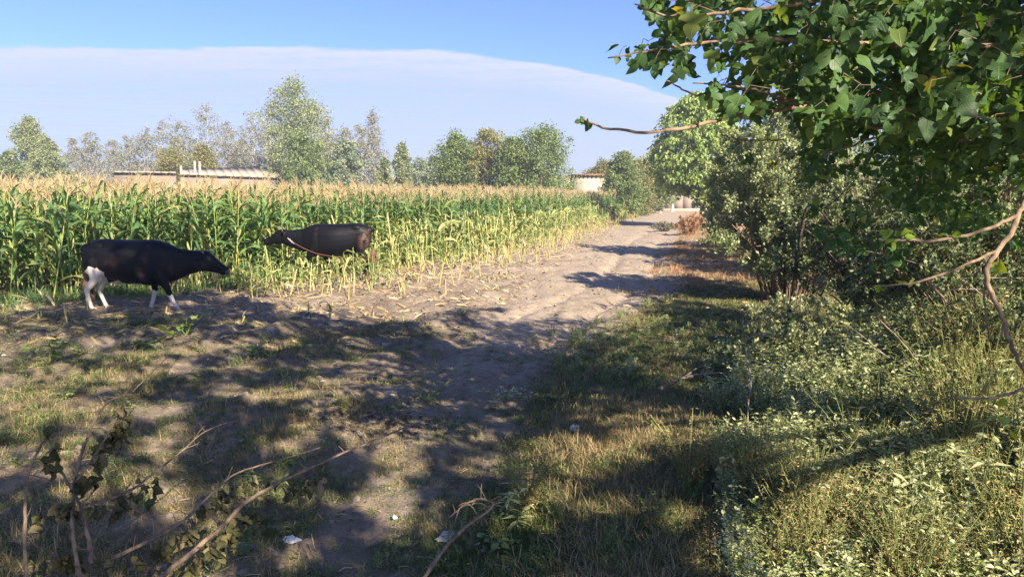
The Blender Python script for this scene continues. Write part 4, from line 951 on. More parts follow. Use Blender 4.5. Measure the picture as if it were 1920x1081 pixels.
# (px, py, distance) clumps of leaves
def in_bough(px, py):
    poly = [(1185, -60), (1180, 20), (1235, 60), (1130, 95), (1135, 125), (1230, 140), (1255, 150), (1268, 190), (1330, 205), (1350, 232), (1420, 232), (1480, 215), (1500, 255), (1540, 285), (1590, 262), (1640, 310), (1700, 270), (1760, 330), (1850, 290), (1900, 360), (2100, 420), (2100, -60)]
    return inpoly(px, py, poly)
n = 12500
px = rng.uniform(1110, 2080, n); py = rng.uniform(-60, 400, n); D = rng.uniform(2.75, 4.7, n)
edgeish = in_bough(px, py) & (in_bough(px - 22, py + 18)) 
sky_gap = fbm(px / 55, py / 55, 3, 301)
dense = np.interp(px, [1110, 1250, 1450, 1600, 2000], [0.24, 0.30, 0.40, 0.50, 0.55])
keep = edgeish & (sky_gap < np.interp(px, [1110, 1300, 1500, 2000], [0.60, 0.60, 0.66, 0.72])) & (rng.random(n) < dense) & ~((px < 1240) & (py > 45) & (py < 82)) & ~((px > 1330) & (px < 1400) & (py > 105) & (py < 140) & (rng.random(n) < 0.8))
keep &= ~((py > 240) & (D < 3.4))
px, py, D = px[keep], py[keep], D[keep]
pos = np.array([P(a, b_, c) for a, b_, c in zip(px, py, D)]); n = len(pos)
along = [P(1100, 224, 2.98), P(1108, 232, 3.0), P(1096, 226, 3.0), P(1410, 295, 3.4), P(1440, 300, 3.4), P(1462, 300, 3.45)]
pos = np.vstack([pos, along]); n = len(pos)
sz = rng.uniform(0.042, 0.092, n)*(1+0.25*(rng.random(n)<.1)); sz[-6:-3] = 0.04; sz[-3:] = 0.06
tip = rand_dirs(n, -0.9) * [1, 0.7, 1] + [-0.25, 0, 0]; nrm = rand_dirs(n, 0.3) + [0.1, -0.7, 0.5]
order = np.argsort(-sz / pos[:, 1])
templ = [HEART, LOBE3, LOBE5, LOBE3]
lmesh = []
DENSE = [lobed([(0.02, 0), (0.2, -0.12), (0.36, 0.02), (0.43, 0.25), (0.36, 0.5), (0.2, 0.78), (0, 1)], 0.25, 0.3, 0.3, True),
         lobed([(0.02, 0), (0.16, -0.1), (0.3, 0.0), (0.44, 0.2), (0.5, 0.46), (0.36, 0.44), (0.22, 0.36), (0.19, 0.5), (0.3, 0.68), (0.2, 0.86), (0, 1)], 0.35, 0.35, 1.0, True),
         lobed([(0.02, 0), (0.2, -0.13), (0.36, -0.02), (0.32, 0.12), (0.22, 0.17), (0.42, 0.26), (0.5, 0.5), (0.33, 0.5), (0.16, 0.42), (0.17, 0.58), (0.26, 0.72), (0.16, 0.9), (0, 1)], 0.1, 0.5, 2.0, True),
         lobed([(0.02, 0), (0.2, -0.14), (0.38, -0.02), (0.48, 0.2), (0.46, 0.42), (0.3, 0.4), (0.2, 0.44), (0.24, 0.62), (0.2, 0.82), (0, 1)], 0.55, 0.15, 3.0, True)]
for k in range(8):
    b = MB(); b.scatter(DENSE[k % 4], np.zeros((1, 3)), np.array([[0, 1.0, 0]]), np.array([[0, 0, 1.0]]), 1.0, 0, 0.0); lmesh.append(b.mesh('leaf', M_MULB, True))
def leaf_obj(me, parent, p, tip, nrm, s, name='leaf'):
    y = Vector(tip).normalized(); x = y.cross(Vector(nrm)).normalized(); z = x.cross(y)
    o = link(name, me, parent); m = Matrix((x, y, z)).transposed().to_4x4(); m.translation = Vector(p)
    o.matrix_local = m @ Matrix.Scale(s, 4); return o
for i in order[:290]: leaf_obj(lmesh[rng.integers(0, 8)], MUL, pos[i] - F0, tip[i], nrm[i], sz[i])
ri = order[290:]
b = MB()
for k in range(4):
    s = ri[k::4]; b.scatter(templ[k], pos[s] - F0, tip[s], nrm[s], sz[s])
# petioles and fine twigs
tw = MB()
for i in range(0, n - 6, 3):
    p = pos[i] - F0; tw.tube([p, p - tip[i] * 0.02 + [0.02, 0, 0.03], p + [rng.uniform(0.02, 0.12), 0, rng.uniform(0, 0.06)]], [0.0014, 0.0016, 0.0022], 3, cap=False)
# deeper smaller foliage filling the right side further back
n2 = 20000
px = rng.uniform(1440, 2050, n2); py = rng.uniform(-40, 500, n2); D = rng.uniform(4.0, 6.5, n2)
k_ = (fbm(px / 60, py / 45, 3, 311) < np.interp(py, [0, 150, 280, 380, 500], [0.52, 0.64, 0.62, 0.50, 0.36])) & (px > 1450 + 0.25 * np.abs(py - 100)) & (rng.random(n2) < 0.75)
pp = np.array([P(a, b_, c) for a, b_, c in zip(px[k_], py[k_], D[k_])]); m_ = len(pp)
b.scatter(FOLD, pp - F0, rand_dirs(m_, -0.5), rand_dirs(m_, 0.6), rng.uniform(0.045, 0.09, m_))
tag(b.build('foliage', M_MULB, MUL, True), kind='stuff'); tag(tw.build('twigs', M_TWIG, MUL), kind='stuff')

# bare light branch at the right edge with its side shoots
RB = twig_tree('mulberry_branch', 'light brown bare branch forking down the right edge with lime leaves', 'branch',
          [([(1950, 330, 3.0), (1918, 385, 3.0), (1892, 440, 2.95), (1852, 498, 2.9), (1856, 540, 2.88), (1880, 600, 2.85), (1912, 680, 2.8), (1960, 740, 2.8)], 0.013, 0.007),
           ([(1905, 405, 2.98), (1840, 432, 2.9), (1760, 449, 2.85), (1700, 450, 2.8), (1648, 449, 2.78)], 0.0085, 0.004),
           ([(1868, 470, 2.92), (1800, 500, 2.85), (1720, 528, 2.8), (1645, 536, 2.78)], 0.007, 0.003),
           ([(1960, 708, 2.6), (1900, 735, 2.6), (1850, 746, 2.58), (1790, 744, 2.56)], 0.007, 0.0035),
           ([(1852, 498, 2.9), (1846, 560, 2.9), (1855, 640, 2.9)], 0.005, 0.003)], M_TWIG)
b = MB(); fo = np.array(RB.location)
q = np.array([P(*p) for p in [(1655, 440, 2.78), (1662, 452, 2.78), (1670, 430, 2.78), (1672, 460, 2.78), (1690, 438, 2.8), (1700, 445, 2.8), (1645, 534, 2.78), (1655, 540, 2.78), (1700, 528, 2.8), (1712, 530, 2.8), (1865, 495, 2.9), (1878, 508, 2.9), (1870, 512, 2.9), (1760, 442, 2.85), (1790, 436, 2.85), (1890, 790, 2.4), (1900, 820, 2.4), (1880, 760, 2.4)]])
b.scatter(HEART, q - fo, rand_dirs(len(q), 0.0), rand_dirs(len(q), 0.2) + [0, -0.8, 0.4], rng.uniform(0.03, 0.05, len(q))); b.build('leaves', M_LIME, RB, True)
twig_tree('dead_branch', 'pale dead branch leaning through the thicket above the bramble', 'branch', [([(1740, 525, 5.2), (1775, 565, 5.2), (1800, 580, 5.2)], 0.009, 0.006), ([(1640, 372, 5.5), (1720, 366, 5.4), (1800, 330, 5.3), (1900, 300, 5.2)], 0.006, 0.012)], M_TWIG)
twig_tree('dead_branch', 'long pale twig crossing the dark thicket from lower left to upper right', 'branch', [([(1700, 480, 5.2), (1760, 410, 5.1), (1860, 370, 5.0), (1960, 330, 5)], 0.004, 0.009), ([(1640, 590, 5.5), (1690, 640, 5.4), (1730, 690, 5.3)], 0.006, 0.004)], M_TWIG)
twig_tree('dead_branch', 'thin grey twigs slanting over the silvery bush', 'branch', [([(1372, 420, 11.6), (1400, 450, 11.6), (1440, 500, 11.7), (1470, 560, 11.8)], 0.008, 0.012), ([(1380, 500, 11.5), (1410, 465, 11.6), (1430, 460, 11.7)], 0.008, 0.005)], M_TWIG)
def tangle(name, label, region, n, D0, D1, ln, rad, mat):
    rr = np.random.default_rng(77); root = empty(name, (5, 7, 0)); b = MB()
    for i in range(n):
        x, y = rr.uniform(region[0], region[2]), rr.uniform(region[1], region[3]); d = rr.uniform(D0, D1); p = P(x, y, d); a = rr.uniform(-0.9, 1.3)
        dd = np.array([math.cos(a) * rr.choice([-1, 1]), rr.normal(0, 0.4), abs(math.sin(a)) * 0.9]); L = ln * rr.uniform(0.4, 1.3)
        q = spline([p, p + dd * L * 0.5 + rr.normal(0, 0.05, 3), p + dd * L + [0, 0, -0.1 * L]], 8)
        b.tube(q - [5, 7, 0], np.linspace(rad, rad * 0.35, 8), 4, cap=False)
    tag(b.build('twigs', mat, root), kind='stuff'); tag(root, label, 'twigs')
tangle('bare_twigs', 'tangle of bare tan twigs in the dark thicket at the right', (1540, 300, 1930, 700), 22, 5.0, 7.5, 0.8, 0.004, M_DEAD)

# ------------------------------------------------------------------ fallen and cut branches
def cut_branch(label, paths, leaves=(), mat=M_TWIG, name='fallen_branch', wm=None, lsz=(0.045, 0.09)):
    root = empty(name); f = None; lw = lw_cache
    for pts, r0, r1 in paths:
        q = wiggle(spline([P(*p) for p in pts], max(12, len(pts) * 5)), min(0.0025, r0 * 0.14))
        if f is None: f = q[0].copy(); root.location = f
        rad_ = np.linspace(r0, r1, len(q)) * 0.8 * (1 + 0.16 * np.maximum(0, rng.normal(0, 1, len(q)))); b = MB(); b.tube(q - f, rad_, 8)
        if r0 < 0.02 and len(pts) > 4:   # short side spurs and snapped twigs
            for k in range(2, len(q) - 2, 2):
                d_ = rand_dirs(1, 0.5)[0]; L_ = rng.uniform(0.015, 0.09); p_ = q[k] - f; b.tube([p_, p_ + d_ * L_ * 0.6, p_ + d_ * L_ + rng.normal(0, 0.008, 3)], [r1 * 0.8, r1 * 0.6, r1 * 0.35], 4, cap=False)
        b.build('stem', mat, root, True)
    for (x, y, d) in leaves:
        p = P(x, y, d) - f; o = leaf_obj(lw[rng.integers(0, len(lw))], root, p, rand_dirs(1)[0] * 0.35 + [0, 0, -1], rand_dirs(1)[0] + [0, -0.6, 0], rng.uniform(*lsz))
    tag(root, label, 'branch'); return root
lw_cache = []
for k in range(6):
    b = MB(); b.scatter(WILTS[k], np.zeros((1, 3)), np.array([[0, 1.0, 0]]), np.array([[0, 0, 1.0]]), 1.0, 0, 0.0); lw_cache.append(b.mesh('leaf', M_WILT, True))
def beads(pts, n, dx=14, drop=10):
    q = np.array(pts, float); t = rng.random(n) * (len(q) - 1); i = np.minimum(t.astype(int), len(q) - 2); f = (t - i)[:, None]
    r_ = q[i] * (1 - f) + q[i + 1] * f; r_[:, 0] += rng.normal(0, dx, n); r_[:, 1] += np.abs(rng.normal(drop, 8, n)); return [tuple(x) for x in r_]
B6 = [(280, 1100, 2.95), (400, 1000, 3.15), (480, 928, 3.4), (600, 868, 3.7), (700, 825, 4.0), (800, 785, 4.3)]
cut_branch('thickest cut branch slanting up from the bottom edge with wilted olive leaves', [(B6, 0.016, 0.004)], beads(B6[:4], 46, 16, 22))
B5 = [(200, 1050, 2.95), (330, 985, 3.15), (385, 935, 3.3), (440, 888, 3.5), (520, 862, 3.7), (600, 838, 3.9)]
cut_branch('thinner cut branch lying left of the thickest one with withered leaves', [(B5, 0.010, 0.003)], beads(B5[:5], 30, 12, 22))
B4 = [(150, 948, 3.1), (230, 925, 3.2), (290, 885, 3.4), (340, 845, 3.7), (400, 800, 4.1), (500, 778, 4.5)]
cut_branch('long grey curved shoot arching across the left foreground grass', [(B4, 0.008, 0.003)], beads(B4[:3], 18, 14, 14))
B2 = [(152, 1100, 2.7), (137, 1000, 2.8), (138, 920, 2.9), (150, 860, 3.0), (172, 800, 3.05), (195, 760, 3.1), (225, 742, 3.1), (262, 738, 3.1)]
B2b = [(140, 905, 2.9), (180, 850, 3.0), (215, 790, 3.1), (235, 755, 3.1)]
cut_branch('upright leafless shoot hooking over at its tip with a leafy side twig, far left', [(B2, 0.011, 0.004), (B2b, 0.006, 0.003)], beads(B2b, 30, 9, 8), lsz=(0.045, 0.08))
B1 = [(50, 1100, 2.6), (47, 980, 2.7), (50, 900, 2.8), (68, 850, 2.85), (90, 820, 2.9), (120, 808, 2.95), (165, 800, 3.0)]
cut_branch('leftmost bare shoot arching up from the bottom edge', [(B1, 0.009, 0.003)], [(92, 800, 2.9), (100, 830, 2.9), (85, 855, 2.9), (110, 845, 2.9), (98, 870, 2.9), (78, 960, 2.8), (82, 980, 2.8)])
B3 = [(172, 1055, 2.8), (165, 1000, 2.85), (150, 945, 2.9), (120, 890, 3.0), (95, 840, 3.1)]
cut_branch('short forked stub branch with withered leaves between the left shoots', [(B3, 0.013, 0.004), ([(0, 878, 3.0), (60, 890, 2.95), (105, 902, 2.9)], 0.004, 0.003)], beads([(80, 1030, 2.8), (200, 1050, 2.8)], 16, 24, 6) + beads([(100, 930, 2.85), (190, 950, 2.85)], 8, 10, 4))
cut_branch('thin dark twig leaning over the soil above the hooked shoot', [([(245, 738, 5.6), (270, 712, 6.2), (310, 672, 7.2), (345, 640, 8.2)], 0.006, 0.003)])
cut_branch('bent pale stick hooking back on itself at the bottom centre', [([(785, 1100, 3.0), (830, 1030, 3.15), (875, 985, 3.3), (915, 957, 3.4), (922, 942, 3.42), (905, 934, 3.42), (880, 940, 3.4), (858, 955, 3.42), (842, 970, 3.42)], 0.011, 0.004), ([(918, 945, 3.42), (940, 940, 3.5)], 0.004, 0.002)], name='bent_stick')
cut_branch('curved grey branch lying in the grass right of the track', [([(1085, 682, 9.2), (1120, 669, 9.3), (1170, 663, 9.1), (1215, 666, 9.0), (1240, 680, 8.7), (1262, 695, 8.3)], 0.022, 0.016)], mat=M_DEAD)
cut_branch('two parallel straight sticks lying across the grass', [([(1020, 738, 7.25), (1110, 742, 7.25), (1205, 740, 7.2)], 0.009, 0.016), ([(1018, 746, 7.05), (1100, 749, 7.1), (1200, 752, 7.05)], 0.008, 0.015)], mat=M_DEAD)
cut_branch('thick broken piece of wood at the end of the parallel sticks', [([(1178, 773, 6.6), (1195, 758, 6.8), (1212, 742, 7.1)], 0.034, 0.028), ([(1185, 776, 6.5), (1205, 768, 6.6), (1222, 760, 6.7)], 0.02, 0.014)], mat=M_TWIG)
cut_branch('grey branch running from the broken wood into the weeds', [([(1205, 745, 7.05), (1240, 727, 7.2), (1280, 708, 7.5), (1330, 700, 7.5), (1380, 698, 7.4)], 0.022, 0.014), ([(1280, 708, 7.5), (1310, 688, 7.9), (1350, 680, 8.0), (1400, 684, 7.9)], 0.014, 0.008)], mat=M_DEAD)
cut_branch('dry upright stem standing at the left edge of the weeds', [([(1404, 830, 5.3), (1402, 770, 5.4), (1408, 715, 5.5), (1400, 665, 5.6), (1396, 636, 5.65)], 0.008, 0.006), ([(1396, 636, 5.65), (1420, 628, 5.7), (1450, 630, 5.7)], 0.008, 0.004)], mat=M_DEAD, name='dried_weed')
cut_branch('small dark twig curling up left of the sapling foot', [([(1470, 615, 8.2), (1480, 590, 8.2), (1498, 572, 8.2), (1530, 574, 8.1)], 0.009, 0.004)], mat=M_DEAD)
cut_branch('short forked white stick on the bare track', [([(1064, 628, 10.6), (1072, 636, 10.3), (1075, 648, 10.0)], 0.012, 0.007)], mat=M_TWIG, name='small_stick')
cut_branch('thin stick lying on the bare track left of the forked white one', [([(985, 642, 10.1), (1020, 650, 9.9)], 0.007, 0.006)], mat=M_TWIG, name='small_stick')
cut_branch('thin twig lying in the grass below the parallel sticks', [([(1000, 790, 6.45), (1050, 762, 6.9)], 0.005, 0.004)], mat=M_DEAD, name='small_stick')
cut_branch('dry cane leaning behind the forelegs of the cow', [([(332, 562, 13.7), (346, 538, 13.9)], 0.02, 0.02)], mat=M_STRAW, name='dry_cane')

# ------------------------------------------------------------------ single plants
def weed_plant(px, py, h, kind, label, spread=0.12):
    g_ = at(px, py); X, Y = g_; root = empty('weed_plant', (X, Y, gz(X, Y) - 0.01)); r = np.random.default_rng(int(px)); st, lf = MB(), MB()
    tmpl, ls, mt, ns = {'broad': (LOBE5, 0.13, M_HERB2, 4), 'feather': (NARROW, 0.05, M_HERB2, 9), 'small': (HEART, 0.05, M_HERB2, 6), 'lime': (LOBE5, 0.10, M_LIME, 3), 'pale': (FOLD, 0.05, M_HERB, 9), 'seed': (NARROW, 0.045, M_SEED, 34), 'stiff': (NARROW, 0.11, M_HERB, 6)}[kind]
    for i in range(ns):
        a = r.random() * 6.28; d = np.array([math.cos(a), math.sin(a), 0]); hh = h * r.uniform(0.6, 1.05)
        q = spline([(0, 0, 0), d * spread * 0.4 + [0, 0, hh * 0.5], d * spread * r.uniform(0.7, 1.5) + [0, 0, hh]], 8); st.tube(q, np.linspace(0.006 if kind == 'broad' else 0.003, 0.002, 8), 4, cap=False)
        nl = {'broad': 4, 'lime': 3, 'small': 5, 'feather': 20, 'pale': 12, 'seed': 26, 'stiff': 12}[kind]
        for k in range(nl):
            p = q[min(7, 2 + int(6 * (k + 1) / nl) - 0)] + r.normal(0, 0.015, 3); aa = r.random() * 6.28
            lf.scatter(tmpl, p[None], np.array([[math.cos(aa), math.sin(aa), r.uniform(-0.4, 0.5)]]), np.array([[0.2 * r.normal(), 0.2 * r.normal(), 1.0]]), ls * r.uniform(0.6, 1.2))
    st.build('stem', M_CORNSTALK if kind in ('broad', 'lime') else M_HERB2, root); lf.build('foliage', mt, root, True); tag(root, label, 'weed plant'); return root
weed_plant(350, 632, 0.34, 'broad', 'broad leaved green plant on the soil ridge before the cow', 0.22)
weed_plant(327, 638, 0.22, 'lime', 'sunlit lime leaved seedling left of the broad leaved plant', 0.12)
weed_plant(92, 682, 0.34, 'broad', 'dark green broad leaved plant at the far left with curved pale stalk', 0.2)
weed_plant(480, 672, 0.24, 'broad', 'small upright green plant in the middle of the left soil', 0.08)
weed_plant(265, 655, 0.2, 'broad', 'dark small plant between the two broad leaved plants', 0.1)
weed_plant(148, 664, 0.08, 'small', 'tiny green seedling on the dark soil at left', 0.07)
weed_plant(135, 756, 0.1, 'small', 'bright green tuft of leaves among the left grass', 0.08)
weed_plant(800, 750, 0.16, 'feather', 'dark green feathery patch left of the bare path', 0.26)
weed_plant(940, 748, 0.15, 'pale', 'grey green low herb on the bare path', 0.24)
weed_plant(520, 900, 0.16, 'feather', 'bright feathery herb under the thickest cut branch', 0.2)
weed_plant(568, 962, 0.10, 'feather', 'blue green feathery herb right of the branches', 0.14)
weed_plant(930, 1028, 0.08, 'small', 'small leafy green plant beside the grey pebble', 0.1)
weed_plant(985, 965, 0.40, 'seed', 'tall yellowish seed grass clump at the path edge', 0.14)
weed_plant(975, 985, 0.26, 'stiff', 'fresh green clump at the foot of the seed grass', 0.1)
weed_plant(1290, 930, 0.5, 'seed', 'brownish seed grass right of the big shadow', 0.2)
weed_plant(1500, 1010, 0.55, 'seed', 'dark brown feathery seed grass in the lower right weeds', 0.25)
weed_plant(1560, 1060, 0.5, 'seed', 'second brown seed grass nearer the bottom edge', 0.25)
weed_plant(1780, 960, 0.95, 'seed', 'tall green brown seed grass rising at the right', 0.2)
weed_plant(1730, 1040, 0.62, 'stiff', 'pale blue green leafy stem standing out in the lower right weeds', 0.3)
weed_plant(1650, 1060, 0.6, 'pale', 'pale leafy herb left of the blue green stem', 0.3)
weed_plant(1850, 1050, 0.9, 'stiff', 'tall pale stem with narrow leaves near the right edge', 0.2)
weed_plant(1870, 690, 0.16, 'small', 'small leafy plant half hidden under the bare branch', 0.1)
weed_plant(870, 600, 0.10, 'small', 'small dark seedling on the tilled soil centre', 0.14)
weed_plant(1232, 478, 0.35, 'feather', 'low green tuft on the edge of the track by the rust grass', 0.3)

# ------------------------------------------------------------------ litter
def scrap(px, py, w, h, label, mat, name='plastic_scrap', seed=0, zz=0.02):
    g_ = at(px, py); r = np.random.default_rng(seed); n = 9; u = np.linspace(-1, 1, n); A, B = np.meshgrid(u, u)
    Z = (fbm(A * 2.2 + seed, B * 2.2, 4, seed) - 0.35) * h * 2 * (1.1 - 0.8 * np.maximum(abs(A), abs(B))**2)
    X_ = A * w * (1 + 0.35 * (fbm(B * 2 + 3, A, 3, seed + 4) - .5) * 2); Y_ = B * w * 0.6 * (1 + 0.35 * (fbm(A * 2, B + 7, 3, seed + 2) - 0.5) * 2); rr_ = 1 - 0.22 * (np.abs(A) * np.abs(B)); X_ *= rr_; Y_ *= rr_
    V = np.stack([X_, Y_, Z], -1).reshape(-1, 3); i = np.arange(n - 1)[:, None] * n; j = np.arange(n - 1)[None]
    F = np.stack([i + j, i + j + 1, i + n + j + 1, i + n + j], -1).reshape(-1, 4); b = MB(); b.add(V, F); o = b.build(name, mat)
    md = o.modifiers.new('thickness', 'SOLIDIFY'); md.thickness = 0.0015
    o.location = (g_[0], g_[1], gz(*g_) + zz); o.rotation_euler = (0, 0, r.random() * 3); tag(o, label, 'litter'); return o
M_PLASTIC = plainmat('white_plastic', (0.62, 0.60, 0.56), (0.78, 0.76, 0.72), 12, 0.45, 0.5, 0.4)
M_PAPER = plainmat('dirty_paper', (0.50, 0.42, 0.33), (0.66, 0.58, 0.48), 10, 0.8, 0.2, 0.3)
M_CARD = plainmat('rusty_card', (0.34, 0.13, 0.07), (0.46, 0.19, 0.10), 12, 0.8, 0.2, 0.3)
M_BLUE = plainmat('dark_blue_plastic', (0.07, 0.08, 0.11), (0.12, 0.13, 0.17), 12, 0.5, 0.4, 0.3)
o = scrap(1077, 822, 0.05, 0.06, 'crumpled white plastic bag piece on the grass', M_PLASTIC, seed=3, zz=0.05); o.rotation_euler[0] = 1.0
scrap(548, 1006, 0.07, 0.03, 'torn white plastic scrap right of the cut branches', M_PLASTIC, seed=5)
scrap(838, 1003, 0.09, 0.02, 'flat beige piece of paper under the bent stick', M_PAPER, name='paper_scrap', seed=8)
scrap(462, 1032, 0.06, 0.03, 'dark blue plastic shred among the wilted leaves', M_BLUE, seed=9)
scrap(8, 676, 0.035, 0.02, 'tiny white scrap at the left edge of the soil', M_PLASTIC, seed=10)
scrap(605, 718, 0.03, 0.02, 'tiny white scrap on the path left side', M_PLASTIC, seed=12)
scrap(735, 742, 0.03, 0.02, 'tiny pale scrap next to the feathery patch', M_PLASTIC, seed=14)
scrap(740, 966, 0.025, 0.02, 'tiny white scrap on the near path', M_PLASTIC, seed=15)
b = MB(); b.tube([(0, 0, 0), (0.004, 0, 0.06), (-0.01, 0, 0.11)], [0.007, 0.006, 0.005], 5); st_ = at(548, 795); o = empty('broken_paddle', (st_[0], st_[1], gz(*st_)))
b.build('stick', M_CARD, o); sc_ = scrap(548, 770, 0.035, 0.01, None, M_CARD, name='flap'); 
sc_.parent = o; sc_.location = (-0.01, 0, 0.125); sc_['label'] = 'flat rust red flap'; del sc_['category']
tag(o, 'rust red flap on a short stick standing in the grass', 'litter')
import bmesh
def pebble(px, py, s, label, c):
    bm = bmesh.new(); bmesh.ops.create_icosphere(bm, subdivisions=3, radius=s)
    for v_ in bm.verts:
        k = 1 + 0.25 * (float(vnoise(v_.co.x / s * 1.3 + px, v_.co.y / s * 1.3 + v_.co.z / s, 3)) - 0.5); v_.co *= k; v_.co.z *= 0.6
    me = bpy.data.meshes.new('pebble'); bm.to_mesh(me); bm.free(); me.materials.append(plainmat('pebble_stone', c)); g_ = at(px, py)
    for p_ in me.polygons: p_.use_smooth = True
    tag(link('pebble', me, None, (g_[0], g_[1], gz(*g_) + s * 0.35)), label, 'stone')
pebble(906, 1028, 0.016, 'grey pebble beside the small leafy plant at bottom centre', (0.30, 0.32, 0.36))
pebble(1033, 790, 0.022, 'grey blue stone in the grass under the sticks', (0.28, 0.29, 0.32))
pebble(484, 758, 0.03, 'pale clod like stone in the left grass', (0.34, 0.28, 0.22))
# manure patch
M_DUNG = plainmat('dark_dung', (0.045, 0.03, 0.02), (0.10, 0.065, 0.042), 30, 0.9, 0.2, 1.0)
g_ = at(705, 795); b = MB(); rr = np.random.default_rng(9); cl = [clod_mesh(k) for k in range(4)]
for i in range(900):
    x, y = rr.normal(0, 0.30), rr.normal(0, 0.22); m_ = cl[i % 4]; V = np.array([v_.co[:] for v_ in m_.vertices]) * (0.005 + 0.018 * rr.random()**2.5) * [1.3, 1, 0.6]
    a = rr.random() * 6.28; V = V @ np.array([[math.cos(a), -math.sin(a), 0], [math.sin(a), math.cos(a), 0], [0, 0, 1]]); b.add(V + [x, y, gz(g_[0] + x, g_[1] + y)], [tuple(p_.vertices) for p_ in m_.polygons])
o = b.build('manure_patch', M_DUNG); o.location = (g_[0], g_[1], 0); tag(o, 'crumbled dark brown manure patch beside the path', 'manure', kind='stuff')

# ------------------------------------------------------------------ cows
def coat(name, white):
    m, nt, out = newmat(name); co = obj_co(nt)
    n = NOISE(nt, co, 3.0, 4); n2 = NOISE(nt, co, 60, 3)
    c = RAMP(nt, n, [(0.4, (0.0035, 0.004, 0.0055)), (0.64, (0.004, 0.004, 0.0055)), (0.74, (0.022, 0.014, 0.010))])
    a = N(nt, 'ShaderNodeAttribute', attribute_name='patch'); 
    e = M(nt, 'ADD', a.outputs['Fac'], M(nt, 'MULTIPLY', M(nt, 'SUBTRACT', NOISE(nt, co, 22, 4), 0.5), 0.35))
    f = M(nt, 'MULTIPLY', M(nt, 'SUBTRACT', e, 0.5), 14, clamp=True)
    w = MIX(nt, M(nt, 'MULTIPLY', n2, 0.5), (0.62, 0.56, 0.50), (0.42, 0.36, 0.31))
    c = MIX(nt, f, c, w)
    b2 = N(nt, 'ShaderNodeAttribute', attribute_name='dirt')
    c = MIX(nt, M(nt, 'MULTIPLY', b2.outputs['Fac'], M(nt, 'MULTIPLY', M(nt, 'SUBTRACT', NOISE(nt, co, 9, 4), 0.35), 3, clamp=True)), c, (0.17, 0.10, 0.075))
    p = principled(nt, c, 0.5, 0.13, bump(nt, n2, 0.35, 0.006)); p.inputs['Sheen Weight'].default_value = 0.0
    nt.links.new(p.outputs[0], out.inputs[0]); return m
M_COAT = coat('cow_coat', True)
M_HORN = plainmat('horn', (0.30, 0.26, 0.20), (0.12, 0.10, 0.08), 6, 0.5, 0.4, 0.1)
M_EYE = plainmat('eye', (0.01, 0.008, 0.006), (0.02, 0.015, 0.01), 5, 0.1, 0.8, 0)
M_TAIL = plainmat('tail_hair', (0.16, 0.09, 0.055), (0.30, 0.20, 0.13), 30, 0.9, 0.2, 0.5, (1, 1, 0.1))
M_MUZZ = plainmat('muzzle', (0.05, 0.04, 0.04), (0.09, 0.065, 0.06), 20, 0.4, 0.4, 0.2)
M_HOOF = plainmat('hoof', (0.14, 0.12, 0.10), (0.24, 0.21, 0.17), 20, 0.7, 0.3, 0.3)
def loft(b, st, sides=20, pw=2.3):
    """stations: (x, y, z, half width, half height, pitch angle)"""
    st = np.array(st, float); n = len(st); m = (n - 1) * 4 + 1; ii = np.linspace(0, n - 1, m)
    S = np.array([spline(st, m)[k] for k in range(m)]) if False else spline(st, m)
    th = np.arange(sides) * 2 * math.pi / sides; V = []
    for s in S:
        c, sn = np.cos(th), np.sin(th); y = np.sign(c) * np.abs(c)**(2 / pw) * s[3]; h = np.sign(sn) * np.abs(sn)**(2 / pw) * s[4]
        V.append(np.stack([s[0] - h * math.sin(s[5]), s[1] + y, s[2] + h * math.cos(s[5])], 1))
    V = np.array(V).reshape(-1, 3); i = np.arange(m - 1)[:, None] * sides; j = np.arange(sides)[None]; k = (j + 1) % sides
    F = np.stack([i + j, i + k, i + sides + k, i + sides + j], -1).reshape(-1, 4); b.add(V, F); base = b.n - len(V)
    for off, rev in ((0, 1), ((m - 1) * sides, 0)):
        c0 = V[off:off + sides].mean(0); b.add([c0], np.zeros((0, 3), int)); ci = b.n - 1
        b.f.append((np.array([[ci, base + off + (q + 1) % sides, base + off + q] if rev else [ci, base + off + q, base + off + (q + 1) % sides] for q in range(sides)]), 0))
def blob(b, c, r_):
    bm = bmesh.new(); bmesh.ops.create_icosphere(bm, subdivisions=3, radius=1); V = np.array([v_.co[:] for v_ in bm.verts]) * r_ + np.array(c)
    F = np.array([[v_.index for v_ in f.verts] for f in bm.faces]); bm.free(); b.add(V, F)
